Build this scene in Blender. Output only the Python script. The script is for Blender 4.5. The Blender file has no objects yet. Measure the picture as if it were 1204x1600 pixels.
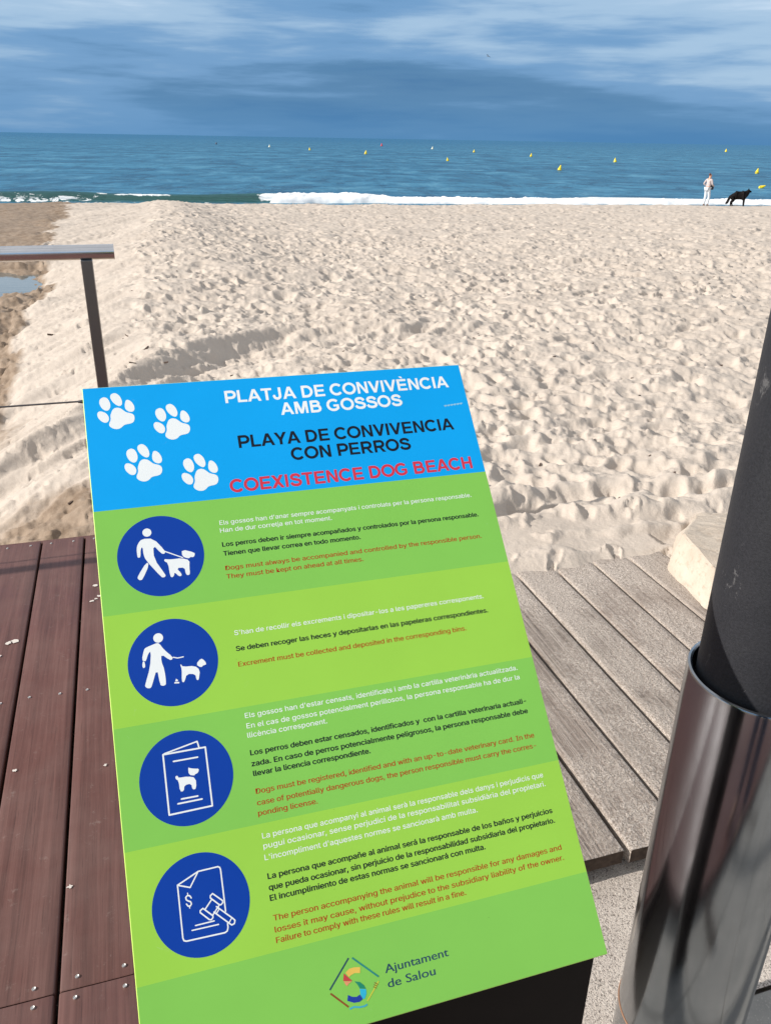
import bpy, bmesh, math, random
import numpy as np
from mathutils import Vector, Matrix

random.seed(7)
RNG = np.random.RandomState(11)
SC = bpy.context.scene
COL = SC.collection

# ------------------------------------------------------------------ camera
CAM_H = 1.40
cam = bpy.data.cameras.new('camera')
cam.sensor_fit = 'VERTICAL'
cam.sensor_height = 24.0
cam.lens = 24.0 * 1270.0 / 1600.0
cam.clip_start = 0.02
cam.clip_end = 30000.0
cam_o = bpy.data.objects.new('camera', cam)
COL.objects.link(cam_o)
_r = Vector((0.99984793, 0.00727982, 0.01584709)).normalized()
_f = Vector((0.0, 0.9087046, -0.41743976)).normalized()
_u = _r.cross(_f).normalized()
_r = _f.cross(_u)
M = Matrix.Identity(4)
for i in range(3):
    M[i][0] = _r[i]; M[i][1] = _u[i]; M[i][2] = -_f[i]; M[i][3] = (0, 0, CAM_H)[i]
cam_o.matrix_world = M
SC.camera = cam_o

# ------------------------------------------------------------------ sun direction (to the left, low)
TH = math.radians(17.53)           # the deck, the sign and the rail share this bearing
CU, SU = math.cos(TH), math.sin(TH)
def W(u, v, z=0.0):
    return Vector((u * CU - v * SU, u * SU + v * CU, z))
SUN = (W(-1.0, 0.056, 0.53)).normalized()
SUN_EL = math.asin(SUN.z)
SUN_AZ = math.atan2(SUN.x, SUN.y)
sl = bpy.data.lights.new('sun', 'SUN')
sl.energy = 4.0
sl.angle = math.radians(0.55)
sl.color = (1.0, 0.945, 0.875)
slo = bpy.data.objects.new('sun', sl)
COL.objects.link(slo)
slo.rotation_euler = SUN.to_track_quat('Z', 'Y').to_euler()

# ------------------------------------------------------------------ world: daylight sky under broken cloud
w = bpy.data.worlds.new('World')
SC.world = w
w.use_nodes = True
nt = w.node_tree
N, L = nt.nodes, nt.links
bg = N['Background']
sky = N.new('ShaderNodeTexSky'); sky.sky_type = 'NISHITA'; sky.sun_disc = False
sky.sun_elevation = SUN_EL
sky.sun_rotation = SUN_AZ % (2 * math.pi)
sky.air_density = 1.0; sky.dust_density = 0.6; sky.ozone_density = 2.0
def nmath(nt, op, a, b=None, clamp=False):
    n = nt.nodes.new('ShaderNodeMath'); n.operation = op; n.use_clamp = clamp
    for i, x in enumerate((a, b)):
        if x is None: continue
        if isinstance(x, (int, float)): n.inputs[i].default_value = x
        else: nt.links.new(x, n.inputs[i])
    return n.outputs[0]
def nramp(nt, fac, stops, interp='LINEAR'):
    r = nt.nodes.new('ShaderNodeValToRGB'); r.color_ramp.interpolation = interp
    e = r.color_ramp.elements
    while len(e) < len(stops): e.new(0.5)
    for i, (p, c) in enumerate(stops):
        e[i].position = p
        if isinstance(c, (int, float)): c = (c, c, c)
        e[i].color = (*c, 1)
    nt.links.new(fac, r.inputs[0])
    return r.outputs[0]
def nmix(nt, fac, a, b, mode='MIX'):
    m = nt.nodes.new('ShaderNodeMix'); m.data_type = 'RGBA'; m.blend_type = mode
    for s, x in ((0, fac), (6, a), (7, b)):
        if isinstance(x, (int, float)): m.inputs[s].default_value = x if s == 0 else (x, x, x, 1)
        elif isinstance(x, tuple): m.inputs[s].default_value = (*x, 1) if len(x) == 3 else x
        else: nt.links.new(x, m.inputs[s])
    return m.outputs[2]
def nnoise(nt, vec, scale, detail=4, rough=0.5, dist=0.0, dim='3D'):
    n = nt.nodes.new('ShaderNodeTexNoise'); n.noise_dimensions = dim
    if vec is not None: nt.links.new(vec, n.inputs['Vector'])
    n.inputs['Scale'].default_value = scale; n.inputs['Detail'].default_value = detail
    n.inputs['Roughness'].default_value = rough; n.inputs['Distortion'].default_value = dist
    return n.outputs[0]
def nmap(nt, vec, scale=(1, 1, 1), rot=(0, 0, 0), loc=(0, 0, 0)):
    m = nt.nodes.new('ShaderNodeMapping'); nt.links.new(vec, m.inputs[0])
    m.inputs['Scale'].default_value = scale; m.inputs['Rotation'].default_value = rot
    m.inputs['Location'].default_value = loc
    return m.outputs[0]
tc = N.new('ShaderNodeTexCoord')
sx = N.new('ShaderNodeSeparateXYZ'); L.new(tc.outputs['Generated'], sx.inputs[0])
dx, dy, dz = sx.outputs
# cloud deck: direction projected on a high curved layer
den = nmath(nt, 'ADD', nmath(nt, 'MAXIMUM', dz, 0.0), 0.10)
cx = N.new('ShaderNodeCombineXYZ')
L.new(nmath(nt, 'DIVIDE', dx, den), cx.inputs[0]); L.new(nmath(nt, 'DIVIDE', dy, den), cx.inputs[1])
dv = tc.outputs['Generated']
cl1 = nnoise(nt, nmap(nt, dv, (3.4, 3.4, 26.0), (0, 0.07, 0), (3.1, 1.9, 4.3)), 1.0, 5, 0.50, 0.15)
cl2 = nnoise(nt, nmap(nt, dv, (1.5, 1.5, 9.0), (0, 0.03, 0), (7.4, 0.8, 1.35)), 1.0, 3, 0.5, 0.0)
cl3 = nnoise(nt, nmap(nt, dv, (7.0, 7.0, 75.0), (0, 0.09, 0), (1.4, 5.8, 2)), 1.0, 5, 0.60, 0.2)
cl = nmath(nt, 'ADD', nmath(nt, 'ADD', nmath(nt, 'MULTIPLY', cl1, 0.44), nmath(nt, 'MULTIPLY', cl2, 0.42)), nmath(nt, 'MULTIPLY', cl3, 0.14))
# more light comes through higher up
elev = nmath(nt, 'MULTIPLY', nmath(nt, 'MAXIMUM', dz, 0.0), 1.40)
elev = nmath(nt, 'MINIMUM', elev, 0.18)
lum = nmath(nt, 'ADD', cl, elev)
ccol = nramp(nt, lum, [(0.40, (0.052, 0.170, 0.350)), (0.50, (0.090, 0.225, 0.400)), (0.575, (0.170, 0.340, 0.560)),
                       (0.66, (0.38, 0.54, 0.70)), (0.78, (0.74, 0.84, 0.92))], 'EASE')
# haze band sitting on the horizon
hz = nramp(nt, dz, [(0.0, 1.0), (0.06, 0.0)], 'EASE')
ccol = nmix(nt, nmath(nt, 'MULTIPLY', hz, 0.55), ccol, (0.082, 0.265, 0.500))
bw = nmix(nt, 1.0, ccol, (0.70, 0.72, 0.76), 'MULTIPLY')
skyv = N.new('ShaderNodeVectorMath'); skyv.operation = 'SCALE'; L.new(sky.outputs[0], skyv.inputs[0]); skyv.inputs['Scale'].default_value = 0.10
ovh = nramp(nt, dz, [(0.20, 0.0), (0.55, 1.0)], 'EASE')
bw = nmix(nt, ovh, bw, nmix(nt, nramp(nt, cl1, [(0.35, 0.0), (0.65, 1.0)]), (0.32, 0.335, 0.36), (0.56, 0.565, 0.58)))
cover = nramp(nt, lum, [(0.42, 0.97), (0.85, 0.92)])
final = nmix(nt, cover, skyv.outputs[0], bw)
L.new(final, bg.inputs['Color']); bg.inputs['Strength'].default_value = 1.0

SC.view_settings.view_transform = 'Standard'
SC.view_settings.look = 'None'
SC.view_settings.exposure = 0.50
SC.view_settings.gamma = 1.0
SC.view_settings.use_curve_mapping = False

# ------------------------------------------------------------------ helpers
def tag(o, label=None, cat=None, group=None, kind=None):
    if label: o['label'] = label
    if cat: o['category'] = cat
    if group: o['group'] = group
    if kind: o['kind'] = kind
    return o
def empty(name, loc=(0, 0, 0), rz=0.0):
    o = bpy.data.objects.new(name, None); COL.objects.link(o)
    o.location = loc; o.rotation_euler = (0, 0, rz); o.empty_display_size = 0.1
    return o
def link(name, me, parent=None, loc=None, rot=None):
    o = bpy.data.objects.new(name, me); COL.objects.link(o)
    if parent is not None: o.parent = parent
    if loc is not None: o.location = loc
    if rot is not None: o.rotation_euler = rot
    return o
def mesh_py(name, vs, fs, mat=None, smooth=False):
    me = bpy.data.meshes.new(name); me.from_pydata([tuple(v) for v in vs], [], fs); me.update()
    if mat: me.materials.append(mat)
    if smooth: me.polygons.foreach_set('use_smooth', [True] * len(me.polygons))
    return me
def bm_mesh(name, bm, mat=None, smooth=False):
    me = bpy.data.meshes.new(name); bm.to_mesh(me); bm.free()
    if mat: me.materials.append(mat)
    if smooth: me.polygons.foreach_set('use_smooth', [True] * len(me.polygons))
    return me
def box_bm(sx, sy, sz, bevel=0.0, seg=1):
    bm = bmesh.new(); bmesh.ops.create_cube(bm, size=1.0)
    bmesh.ops.scale(bm, vec=(sx, sy, sz), verts=bm.verts)
    if bevel: bmesh.ops.bevel(bm, geom=list(bm.edges), offset=bevel, segments=seg, profile=0.5, affect='EDGES')
    return bm
def lathe(name, prof, mat, seg=64, smooth=True, sharp=35):
    bm = bmesh.new(); rings = []
    for r, z in prof:
        if r <= 1e-6: rings.append([bm.verts.new((0, 0, z))])
        else: rings.append([bm.verts.new((r * math.cos(2 * math.pi * i / seg), r * math.sin(2 * math.pi * i / seg), z)) for i in range(seg)])
    for a, b in zip(rings, rings[1:]):
        for i in range(seg):
            j = (i + 1) % seg
            if len(a) == 1 and len(b) == 1: continue
            if len(a) == 1: bm.faces.new((a[0], b[j], b[i]))
            elif len(b) == 1: bm.faces.new((a[i], a[j], b[0]))
            else: bm.faces.new((a[i], a[j], b[j], b[i]))
    bmesh.ops.recalc_face_normals(bm, faces=bm.faces)
    me = bm_mesh(name, bm, mat, smooth)
    if smooth: me.set_sharp_from_angle(angle=math.radians(sharp))
    return me
def tube_mesh(name, pts, rad, mat, seg=12):
    pts = [Vector(p) for p in pts]; bm = bmesh.new(); rings = []
    for i, p in enumerate(pts):
        d = (pts[min(i + 1, len(pts) - 1)] - pts[max(i - 1, 0)]).normalized()
        up = Vector((0, 0, 1)) if abs(d.z) < 0.95 else Vector((0, 1, 0))
        a = d.cross(up).normalized(); b = a.cross(d)
        r = rad[i] if isinstance(rad, (list, tuple)) else rad
        rings.append([bm.verts.new(p + (a * math.cos(2 * math.pi * k / seg) + b * math.sin(2 * math.pi * k / seg)) * r) for k in range(seg)])
    for a, b in zip(rings, rings[1:]):
        for k in range(seg): bm.faces.new((a[k], a[(k + 1) % seg], b[(k + 1) % seg], b[k]))
    bm.faces.new(rings[0]); bm.faces.new(rings[-1][::-1])
    bmesh.ops.recalc_face_normals(bm, faces=bm.faces)
    me = bm_mesh(name, bm, mat, True); me.set_sharp_from_angle(angle=math.radians(50))
    return me
def skin_mesh(name, verts, edges, radii, mat, sub=2, root=0):
    me = bpy.data.meshes.new(name + '_cage'); me.from_pydata(verts, edges, []); me.update()
    o = bpy.data.objects.new(name + '_cage', me); COL.objects.link(o)
    sm = o.modifiers.new('s', 'SKIN'); sm.use_smooth_shade = True
    for i, r in enumerate(radii):
        sv = me.skin_vertices[0].data[i]; sv.radius = r if isinstance(r, tuple) else (r, r); sv.use_root = (i == root)
    if sub:
        ss = o.modifiers.new('u', 'SUBSURF'); ss.levels = sub; ss.render_levels = sub
    dg = bpy.context.evaluated_depsgraph_get(); dg.update()
    out = bpy.data.meshes.new_from_object(o.evaluated_get(dg)); out.name = name
    bpy.data.objects.remove(o)
    out.materials.clear(); out.materials.append(mat)
    out.polygons.foreach_set('use_smooth', [True] * len(out.polygons))
    return out

# ------------------------------------------------------------------ materials
def mat(name):
    m = bpy.data.materials.new(name); m.use_nodes = True
    nt = m.node_tree; b = nt.nodes['Principled BSDF']
    return m, nt, b
def bump(nt, b, h, strength=0.3, dist=0.01):
    n = nt.nodes.new('ShaderNodeBump'); n.inputs['Strength'].default_value = strength; n.inputs['Distance'].default_value = dist
    nt.links.new(h, n.inputs['Height']); nt.links.new(n.outputs[0], b.inputs['Normal']); return n
def pos(nt):
    g = nt.nodes.new('ShaderNodeNewGeometry'); return g.outputs['Position']
def objco(nt):
    g = nt.nodes.new('ShaderNodeTexCoord'); return g.outputs['Object']
def plain(name, col, rough=0.5, metal=0.0, var=0.08, scale=20.0, bmp=0.0, spec=0.5):
    m, nt, b = mat(name)
    n = nnoise(nt, objco(nt), scale, 5, 0.6)
    c0 = tuple(x * (1 - var) for x in col); c1 = tuple(min(1, x * (1 + var)) for x in col)
    nt.links.new(nramp(nt, n, [(0.35, c0), (0.65, c1)]), b.inputs['Base Color'])
    b.inputs['Roughness'].default_value = rough; b.inputs['Metallic'].default_value = metal
    b.inputs['Specular IOR Level'].default_value = spec
    if bmp: bump(nt, b, nnoise(nt, objco(nt), scale * 8, 4, 0.6), bmp, 0.002)
    return m

# sand
m_sand, nt, b = mat('dry_sand')
p = pos(nt)
at = nt.nodes.new('ShaderNodeAttribute'); at.attribute_name = 'wet'
big = nnoise(nt, p, 1.3, 4, 0.6)
grain = nnoise(nt, p, 420.0, 2, 0.7)
dry = nramp(nt, big, [(0.3, (0.47, 0.403, 0.340)), (0.7, (0.545, 0.476, 0.408))])
dry = nmix(nt, 0.35, dry, nramp(nt, grain, [(0.35, (0.40, 0.33, 0.27)), (0.65, (0.72, 0.64, 0.56))]))
wetc = nramp(nt, nnoise(nt, p, 5.5, 6, 0.7), [(0.35, (0.205, 0.145, 0.098)), (0.7, (0.37, 0.285, 0.212))])
wf = nmath(nt, 'ADD', at.outputs['Fac'], nmath(nt, 'MULTIPLY', nmath(nt, 'SUBTRACT', nnoise(nt, p, 2.2, 5, 0.7), 0.5), 0.9))
wf = nramp(nt, wf, [(0.38, 0.0), (0.66, 1.0)])
wf = nmath(nt, 'MULTIPLY', wf, nramp(nt, at.outputs['Fac'], [(0.02, 0.0), (0.15, 1.0)]))
nt.links.new(nmix(nt, wf, dry, wetc), b.inputs['Base Color'])
nt.links.new(nramp(nt, wf, [(0, 0.95), (1, 0.72)]), b.inputs['Roughness'])
b.inputs['Specular IOR Level'].default_value = 0.25
hh = nmath(nt, 'ADD', nmath(nt, 'MULTIPLY', nnoise(nt, p, 24.0, 6, 0.65), 1.0), nmath(nt, 'MULTIPLY', grain, 0.06))
bump(nt, b, hh, 0.55, 0.014)

# gravelly concrete ground with blown sand
m_grav, nt, b = mat('sandy_concrete')
p = pos(nt)
sp = nnoise(nt, p, 330.0, 2, 0.6); sp2 = nnoise(nt, p, 150.0, 3, 0.6)
c = nramp(nt, nnoise(nt, p, 9.0, 4, 0.6), [(0.35, (0.47, 0.41, 0.36)), (0.65, (0.60, 0.53, 0.465))])
c = nmix(nt, nramp(nt, sp, [(0.36, 1.0), (0.44, 0.0)]), c, (0.16, 0.135, 0.115))
c = nmix(nt, nramp(nt, sp2, [(0.34, 0.75), (0.40, 0.0)]), c, (0.12, 0.10, 0.085))
c = nmix(nt, nramp(nt, sp, [(0.60, 0.0), (0.68, 0.9)]), c, (0.74, 0.68, 0.60))
nt.links.new(c, b.inputs['Base Color']); b.inputs['Roughness'].default_value = 0.95
bump(nt, b, nmath(nt, 'ADD', sp, sp2), 0.7, 0.004)

# red brown hardwood decking
m_deck, nt, b = mat('stained_hardwood')
oi = nt.nodes.new('ShaderNodeObjectInfo')
oc = objco(nt)
va = nt.nodes.new('ShaderNodeVectorMath'); va.operation = 'ADD'; nt.links.new(oc, va.inputs[0])
cmb = nt.nodes.new('ShaderNodeCombineXYZ'); nt.links.new(nmath(nt, 'MULTIPLY', oi.outputs['Random'], 37.0), cmb.inputs[0]); nt.links.new(nmath(nt, 'MULTIPLY', oi.outputs['Random'], 11.0), cmb.inputs[2])
nt.links.new(cmb.outputs[0], va.inputs[1]); oc = va.outputs[0]
g1 = nnoise(nt, nmap(nt, oc, (95, 2.2, 30)), 1.0, 6, 0.62, 0.6)
g2 = nnoise(nt, nmap(nt, oc, (260, 7, 60)), 1.0, 4, 0.7)
blot = nnoise(nt, oc, 5.5, 5, 0.6)
c = nramp(nt, g1, [(0.3, (0.085, 0.035, 0.029)), (0.55, (0.138, 0.059, 0.049)), (0.75, (0.182, 0.086, 0.072))])
c = nmix(nt, nramp(nt, blot, [(0.4, 0.0), (0.75, 0.35)]), c, (0.215, 0.145, 0.128))
c = nmix(nt, nmath(nt, 'MULTIPLY', oi.outputs['Random'], 0.28), c, (0.115, 0.060, 0.05))
c = nmix(nt, nramp(nt, g2, [(0.30, 0.55), (0.42, 0.0)]), c, (0.05, 0.024, 0.02))
dust = nnoise(nt, oc, 34.0, 6, 0.8)
c = nmix(nt, nramp(nt, dust, [(0.60, 0.0), (0.74, 0.26)]), c, (0.42, 0.35, 0.31))
nt.links.new(c, b.inputs['Base Color'])
nt.links.new(nramp(nt, blot, [(0.3, 0.50), (0.7, 0.72)]), b.inputs['Roughness'])
b.inputs['Specular IOR Level'].default_value = 0.35
bump(nt, b, nmath(nt, 'ADD', nmath(nt, 'MULTIPLY', g1, 0.7), nmath(nt, 'MULTIPLY', g2, 0.5)), 0.35, 0.0016)

# silvered planks dusted with sand
m_grey, nt, b = mat('weathered_plank')
oi = nt.nodes.new('ShaderNodeObjectInfo'); oc = objco(nt)
va = nt.nodes.new('ShaderNodeVectorMath'); va.operation = 'ADD'; nt.links.new(oc, va.inputs[0])
cmb = nt.nodes.new('ShaderNodeCombineXYZ'); nt.links.new(nmath(nt, 'MULTIPLY', oi.outputs['Random'], 23.0), cmb.inputs[0]); nt.links.new(nmath(nt, 'MULTIPLY', oi.outputs['Random'], 13.0), cmb.inputs[1])
nt.links.new(cmb.outputs[0], va.inputs[1]); oc = va.outputs[0]; p = pos(nt)
g1 = nnoise(nt, nmap(nt, oc, (120, 2.0, 40)), 1.0, 6, 0.65, 0.4)
g2 = nnoise(nt, nmap(nt, oc, (330, 4.0, 60)), 1.0, 3, 0.7)
c = nramp(nt, g1, [(0.3, (0.120, 0.092, 0.076)), (0.5, (0.27, 0.225, 0.19)), (0.7, (0.43, 0.375, 0.33))])
c = nmix(nt, nramp(nt, g2, [(0.34, 0.7), (0.44, 0.0)]), c, (0.07, 0.055, 0.045))
c = nmix(nt, nmath(nt, 'MULTIPLY', oi.outputs['Random'], 0.25), c, (0.30, 0.22, 0.18))
cov = nnoise(nt, p, 3.6, 5, 0.6, 0.3)
gr = nnoise(nt, p, 260.0, 2, 0.7); gr2 = nnoise(nt, p, 70.0, 4, 0.7)
sandc = nramp(nt, gr, [(0.36, (0.20, 0.16, 0.13)), (0.46, (0.40, 0.34, 0.29)), (0.66, (0.68, 0.60, 0.53))])
sep = nt.nodes.new('ShaderNodeSeparateXYZ'); nt.links.new(objco(nt), sep.inputs[0])
endc = nramp(nt, sep.outputs[1], [(0.02, 0.0), (0.36, 0.55)])
sf = nmath(nt, 'ADD', nmath(nt, 'ADD', nramp(nt, cov, [(0.40, 0.05), (0.56, 0.80)]), endc), nmath(nt, 'MULTIPLY', nmath(nt, 'SUBTRACT', gr2, 0.5), 2.4), True)
nt.links.new(nmix(nt, sf, c, sandc), b.inputs['Base Color']); b.inputs['Roughness'].default_value = 0.9
hb = nmath(nt, 'ADD', nmath(nt, 'MULTIPLY', g1, nmath(nt, 'SUBTRACT', 1.2, sf)), nmath(nt, 'MULTIPLY', nmath(nt, 'ADD', gr2, nmath(nt, 'MULTIPLY', gr, 0.5)), nmath(nt, 'ADD', sf, 0.2)))
bump(nt, b, hb, 0.9, 0.006)

# steel
def steel(name, col, rough, scratch=0.25, vert=True):
    m, nt, b = mat(name); oc = objco(nt)
    br = nnoise(nt, nmap(nt, oc, (1, 1, 60) if not vert else (90, 90, 1.2)), 1.0, 4, 0.6)
    sm = nnoise(nt, oc, 9.0, 5, 0.65)
    wv = nnoise(nt, nmap(nt, oc, (60, 60, 14), (0.3, 0.5, 0)), 1.0, 8, 0.8, 1.5)
    b.inputs['Metallic'].default_value = 1.0
    c = nmix(nt, nramp(nt, sm, [(0.35, 0.0), (0.7, 0.6)]), col, tuple(x * 0.78 for x in col))
    c = nmix(nt, nramp(nt, wv, [(0.63, 0.0), (0.70, 0.6)]), c, tuple(min(1, x * 1.5) for x in col))
    nt.links.new(c, b.inputs['Base Color'])
    r = nmath(nt, 'ADD', rough, nmath(nt, 'MULTIPLY', nmath(nt, 'SUBTRACT', sm, 0.4), scratch))
    nt.links.new(r, b.inputs['Roughness'])
    bump(nt, b, nmath(nt, 'ADD', br, nmath(nt, 'MULTIPLY', sm, 2.0)), 0.10, 0.0008)
    return m
m_steel = steel('stainless_sleeve', (0.42, 0.44, 0.465), 0.13, 0.15)
m_rail = steel('brushed_rail', (0.80, 0.80, 0.81), 0.18, 0.10)
m_postm = steel('brushed_post', (0.30, 0.28, 0.26), 0.34, 0.12)
m_wire = plain('cable_steel', (0.16, 0.15, 0.15), 0.4, 0.8)

m_black, nt, b = mat('black_powder_coat')
oc = objco(nt)
sc_ = nnoise(nt, nmap(nt, oc, (14, 14, 9)), 1.0, 9, 0.82, 2.0)
gr = nnoise(nt, oc, 320.0, 3, 0.7)
du = nnoise(nt, oc, 6.0, 5, 0.7)
c = nramp(nt, gr, [(0.35, (0.009, 0.010, 0.013)), (0.65, (0.020, 0.021, 0.026))])
c = nmix(nt, nramp(nt, du, [(0.4, 0.0), (0.7, 0.35)]), c, (0.034, 0.034, 0.038))
c = nmix(nt, nramp(nt, sc_, [(0.605, 0.0), (0.64, 0.50)]), c, (0.16, 0.155, 0.155))
nt.links.new(c, b.inputs['Base Color']); b.inputs['Roughness'].default_value = 0.62
b.inputs['Specular IOR Level'].default_value = 0.35
bump(nt, b, gr, 0.35, 0.0012)

m_rock, nt, b = mat('limestone')
p = pos(nt)
c = nramp(nt, nnoise(nt, p, 7.0, 6, 0.65), [(0.3, (0.46, 0.38, 0.30)), (0.7, (0.60, 0.52, 0.43))])
c = nmix(nt, nramp(nt, nnoise(nt, p, 45.0, 5, 0.7), [(0.35, 0.5), (0.45, 0.0)]), c, (0.36, 0.27, 0.19))
nt.links.new(c, b.inputs['Base Color']); b.inputs['Roughness'].default_value = 0.95
bump(nt, b, nnoise(nt, p, 26.0, 8, 0.7), 0.6, 0.012)

m_tile, nt, b = mat('stone_paving')
p = pos(nt)
c = nramp(nt, nnoise(nt, p, 5.0, 6, 0.65), [(0.3, (0.22, 0.215, 0.20)), (0.7, (0.34, 0.32, 0.29))])
c = nmix(nt, nramp(nt, nnoise(nt, p, 240.0, 3, 0.7), [(0.58, 0.0), (0.66, 0.6)]), c, (0.6, 0.54, 0.47))
nt.links.new(c, b.inputs['Base Color']); b.inputs['Roughness'].default_value = 0.85
bump(nt, b, nnoise(nt, p, 60.0, 6, 0.7), 0.3, 0.003)

# ------------------------------------------------------------------ terrain
def _hash(ix, iy, seed):
    h = (ix.astype(np.int64) * 374761393 + iy.astype(np.int64) * 668265263 + seed * 1442695041) & 0xffffffff
    h = ((h ^ (h >> 13)) * 1274126177) & 0xffffffff
    h = (h ^ (h >> 16)) & 0xffffffff
    return h / 4294967295.0
def vnoise(x, y, seed):
    ix, iy = np.floor(x), np.floor(y); fx, fy = x - ix, y - iy
    fx = fx * fx * fx * (fx * (fx * 6 - 15) + 10); fy = fy * fy * fy * (fy * (fy * 6 - 15) + 10)
    ix = ix.astype(np.int64); iy = iy.astype(np.int64)
    a = _hash(ix, iy, seed); b_ = _hash(ix + 1, iy, seed); c_ = _hash(ix, iy + 1, seed); d_ = _hash(ix + 1, iy + 1, seed)
    return (a + (b_ - a) * fx) * (1 - fy) + (c_ + (d_ - c_) * fx) * fy - 0.5
def fbm(x, y, seed, octv=4, gain=0.5):
    s = 0; a = 1.0
    for i in range(octv):
        s = s + a * vnoise(x * 2 ** i + 17.3 * i, y * 2 ** i - 9.1 * i, seed + i); a *= gain
    return s
def sstep(a, b_, x):
    t = np.clip((x - a) / (b_ - a), 0, 1); return t * t * (3 - 2 * t)
RIDGE = [(-3.3, 3.2), (-2.55, 4.3), (-2.15, 4.95), (-1.98, 5.7), (-1.80, 6.35), (-1.50, 7.0), (-1.08, 7.5), (-0.4, 7.75), (0.4, 7.8)]
def ridge_field(x, y):
    best = np.full(x.shape, 1e9); sgn = np.zeros(x.shape); par = np.zeros(x.shape); n = len(RIDGE) - 1
    for i in range(n):
        ax, ay = RIDGE[i]; bx, by = RIDGE[i + 1]
        ex, ey = bx - ax, by - ay; l2 = ex * ex + ey * ey
        t = np.clip(((x - ax) * ex + (y - ay) * ey) / l2, 0, 1)
        qx, qy = x - ax - t * ex, y - ay - t * ey
        d = np.hypot(qx, qy); m = d < best
        best = np.where(m, d, best); sgn = np.where(m, np.sign(ex * qy - ey * qx), sgn); par = np.where(m, (i + t) / n, par)
    return best, sgn, par
def beach_z(x, y):
    s = y - 0.2 * x
    s = s + 0.6 * fbm(x * 0.09, y * 0.0 + 3, 77, 3)
    zb = -0.03 - 1.57 * np.clip((s - 3.0) / 40.4, 0, 1.0) - 0.11 * np.clip(s - 43.4, 0, 16)
    return zb, s
def ground(x, y):
    zb, s = beach_z(x, y)
    zb = zb + 0.085 * fbm(x * 0.45, y * 0.45, 5, 3) * sstep(3, 6, s) + 0.05 * fbm(x * 1.1, y * 1.1, 9, 3)
    # bank falling to the creek on the left
    xc = -0.95 - 0.27 * (y - 3.0) + 0.35 * fbm(y * 0.35, y * 0.0, 31, 3)
    wd = 1.60 + 0.75 * sstep(14, 24, y) + 0.07 * np.clip(y - 10, 0, 40) + 0.35 * fbm(y * 0.5, y * 0 + 9, 33, 2)
    t = np.clip((xc - x) / wd, 0, 1)
    zb = zb + 0.30 * np.exp(-((x - xc - 0.5) / 1.5) ** 2) * sstep(7, 18, y) * (1 - sstep(38, 43, s))
    creek = np.where(s < 16, -0.86, -0.86 + (0.10 - 0.035 * (s - 16)))
    creek = np.minimum(creek, zb - 0.28 * (1 - sstep(34, 42, s)))
    basin = np.exp(-(((x + 8.75) / 3.4) ** 2 + ((y - 13.1) / 1.55) ** 2) ** 2)
    creek = creek + 0.05 * fbm(x * 0.8, y * 0.8, 41, 4) + 0.09 * (1 - np.clip(basin * 1.6, 0, 1)) - 0.07 * basin
    # small scarp at the foot of the bank
    prof = 0.82 * t + 0.18 * sstep(0.75, 1.0, t)
    prof = prof * prof * (3 - 2 * prof) * 0.35 + prof * 0.65
    z = zb + (creek - zb) * prof
    lf = sstep(0.0, 0.25, t) * (1 - sstep(0.95, 1.15, (xc - x) / wd))
    # wind and slump streaks down the bank
    c_, s_ = 0.62, 0.785
    a_ = x * c_ + y * s_; b_ = -x * s_ + y * c_
    z = z + lf * 0.10 * fbm(a_ * 0.45, b_ * 2.6, 51, 5, 0.6)
    # ridge with a shaded hollow on its near side
    d, sg, par = ridge_field(x, y)
    env = np.sin(np.clip(par, 0, 1) * math.pi) ** 0.5 * np.interp(par, [0, .3, .45, .6, .8, 1], [.45, .8, .85, .8, .62, .3])
    right = (sg < 0)
    up = 0.07 * np.exp(-(d / 0.5) ** 2)
    dn = -0.135 * sstep(0.0, 0.38, d) * (1 - sstep(0.45, 1.5, d)) + 0.07 * np.exp(-(d / 0.16) ** 2)
    z = z + env * np.where(right, dn, up)
    # low mound by the deck end and the trench under it
    z = z + 0.07 * np.exp(-(((x + 1.75) / 0.5) ** 2 + ((y - 4.05) / 0.35) ** 2))
    # deck / boardwalk zone in (u,v)
    u = x * CU + y * SU; v = -x * SU + y * CU
    left = sstep(0.75, 0.45, u) if False else 1 - sstep(0.40, 0.70, u)
    near = 1 - sstep(3.45, 4.15, v)
    zt = -0.36
    z = z + near * left * (zt - z) * 1.0
    rt = sstep(0.5, 0.8, u) * (1 - sstep(2.7, 3.4, u))
    # sand lies over the far ends of the grey planks
    edge = 2.245 + 0.05 * fbm(u * 3.1, v * 0 + 2, 61, 3) + 0.02 * fbm(u * 11, v * 0, 63, 2)
    over = sstep(edge - 0.02, edge + 0.10, v)
    zr = np.where(v < edge - 0.02, -0.075, -0.01 + 0.030 * over + 0.012 * sstep(0.1, 0.5, v - edge) + 0.02 * fbm(x * 3, y * 3, 65, 3) * over)
    bl = 1 - sstep(2.4, 4.0, v)
    z = z + rt * bl * (zr - z)
    # added furrows beside the boardwalk end, shaped to stand in for shadow streaks
    for v0, amp, ph in ((2.80, 0.034, 0.0), (2.56, 0.034, 1.7), (2.44, 0.028, 3.0)):
        vv = v - (v0 + 0.045 * np.sin(u * 4.3 + ph) + 0.05 * fbm(u * 2.2, u * 0 + ph, 71, 2))
        fu = np.exp(-(vv / 0.06) ** 2) * -amp + np.exp(-((vv - 0.09) / 0.06) ** 2) * amp * 0.7
        z = z + fu * rt * sstep(0.9, 1.2, u) * over
    z = z - 0.25 * (1 - sstep(0.75, 1.05, v)) * sstep(0.4, 0.6, u)
    return z, t, xc, s, u, v

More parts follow.
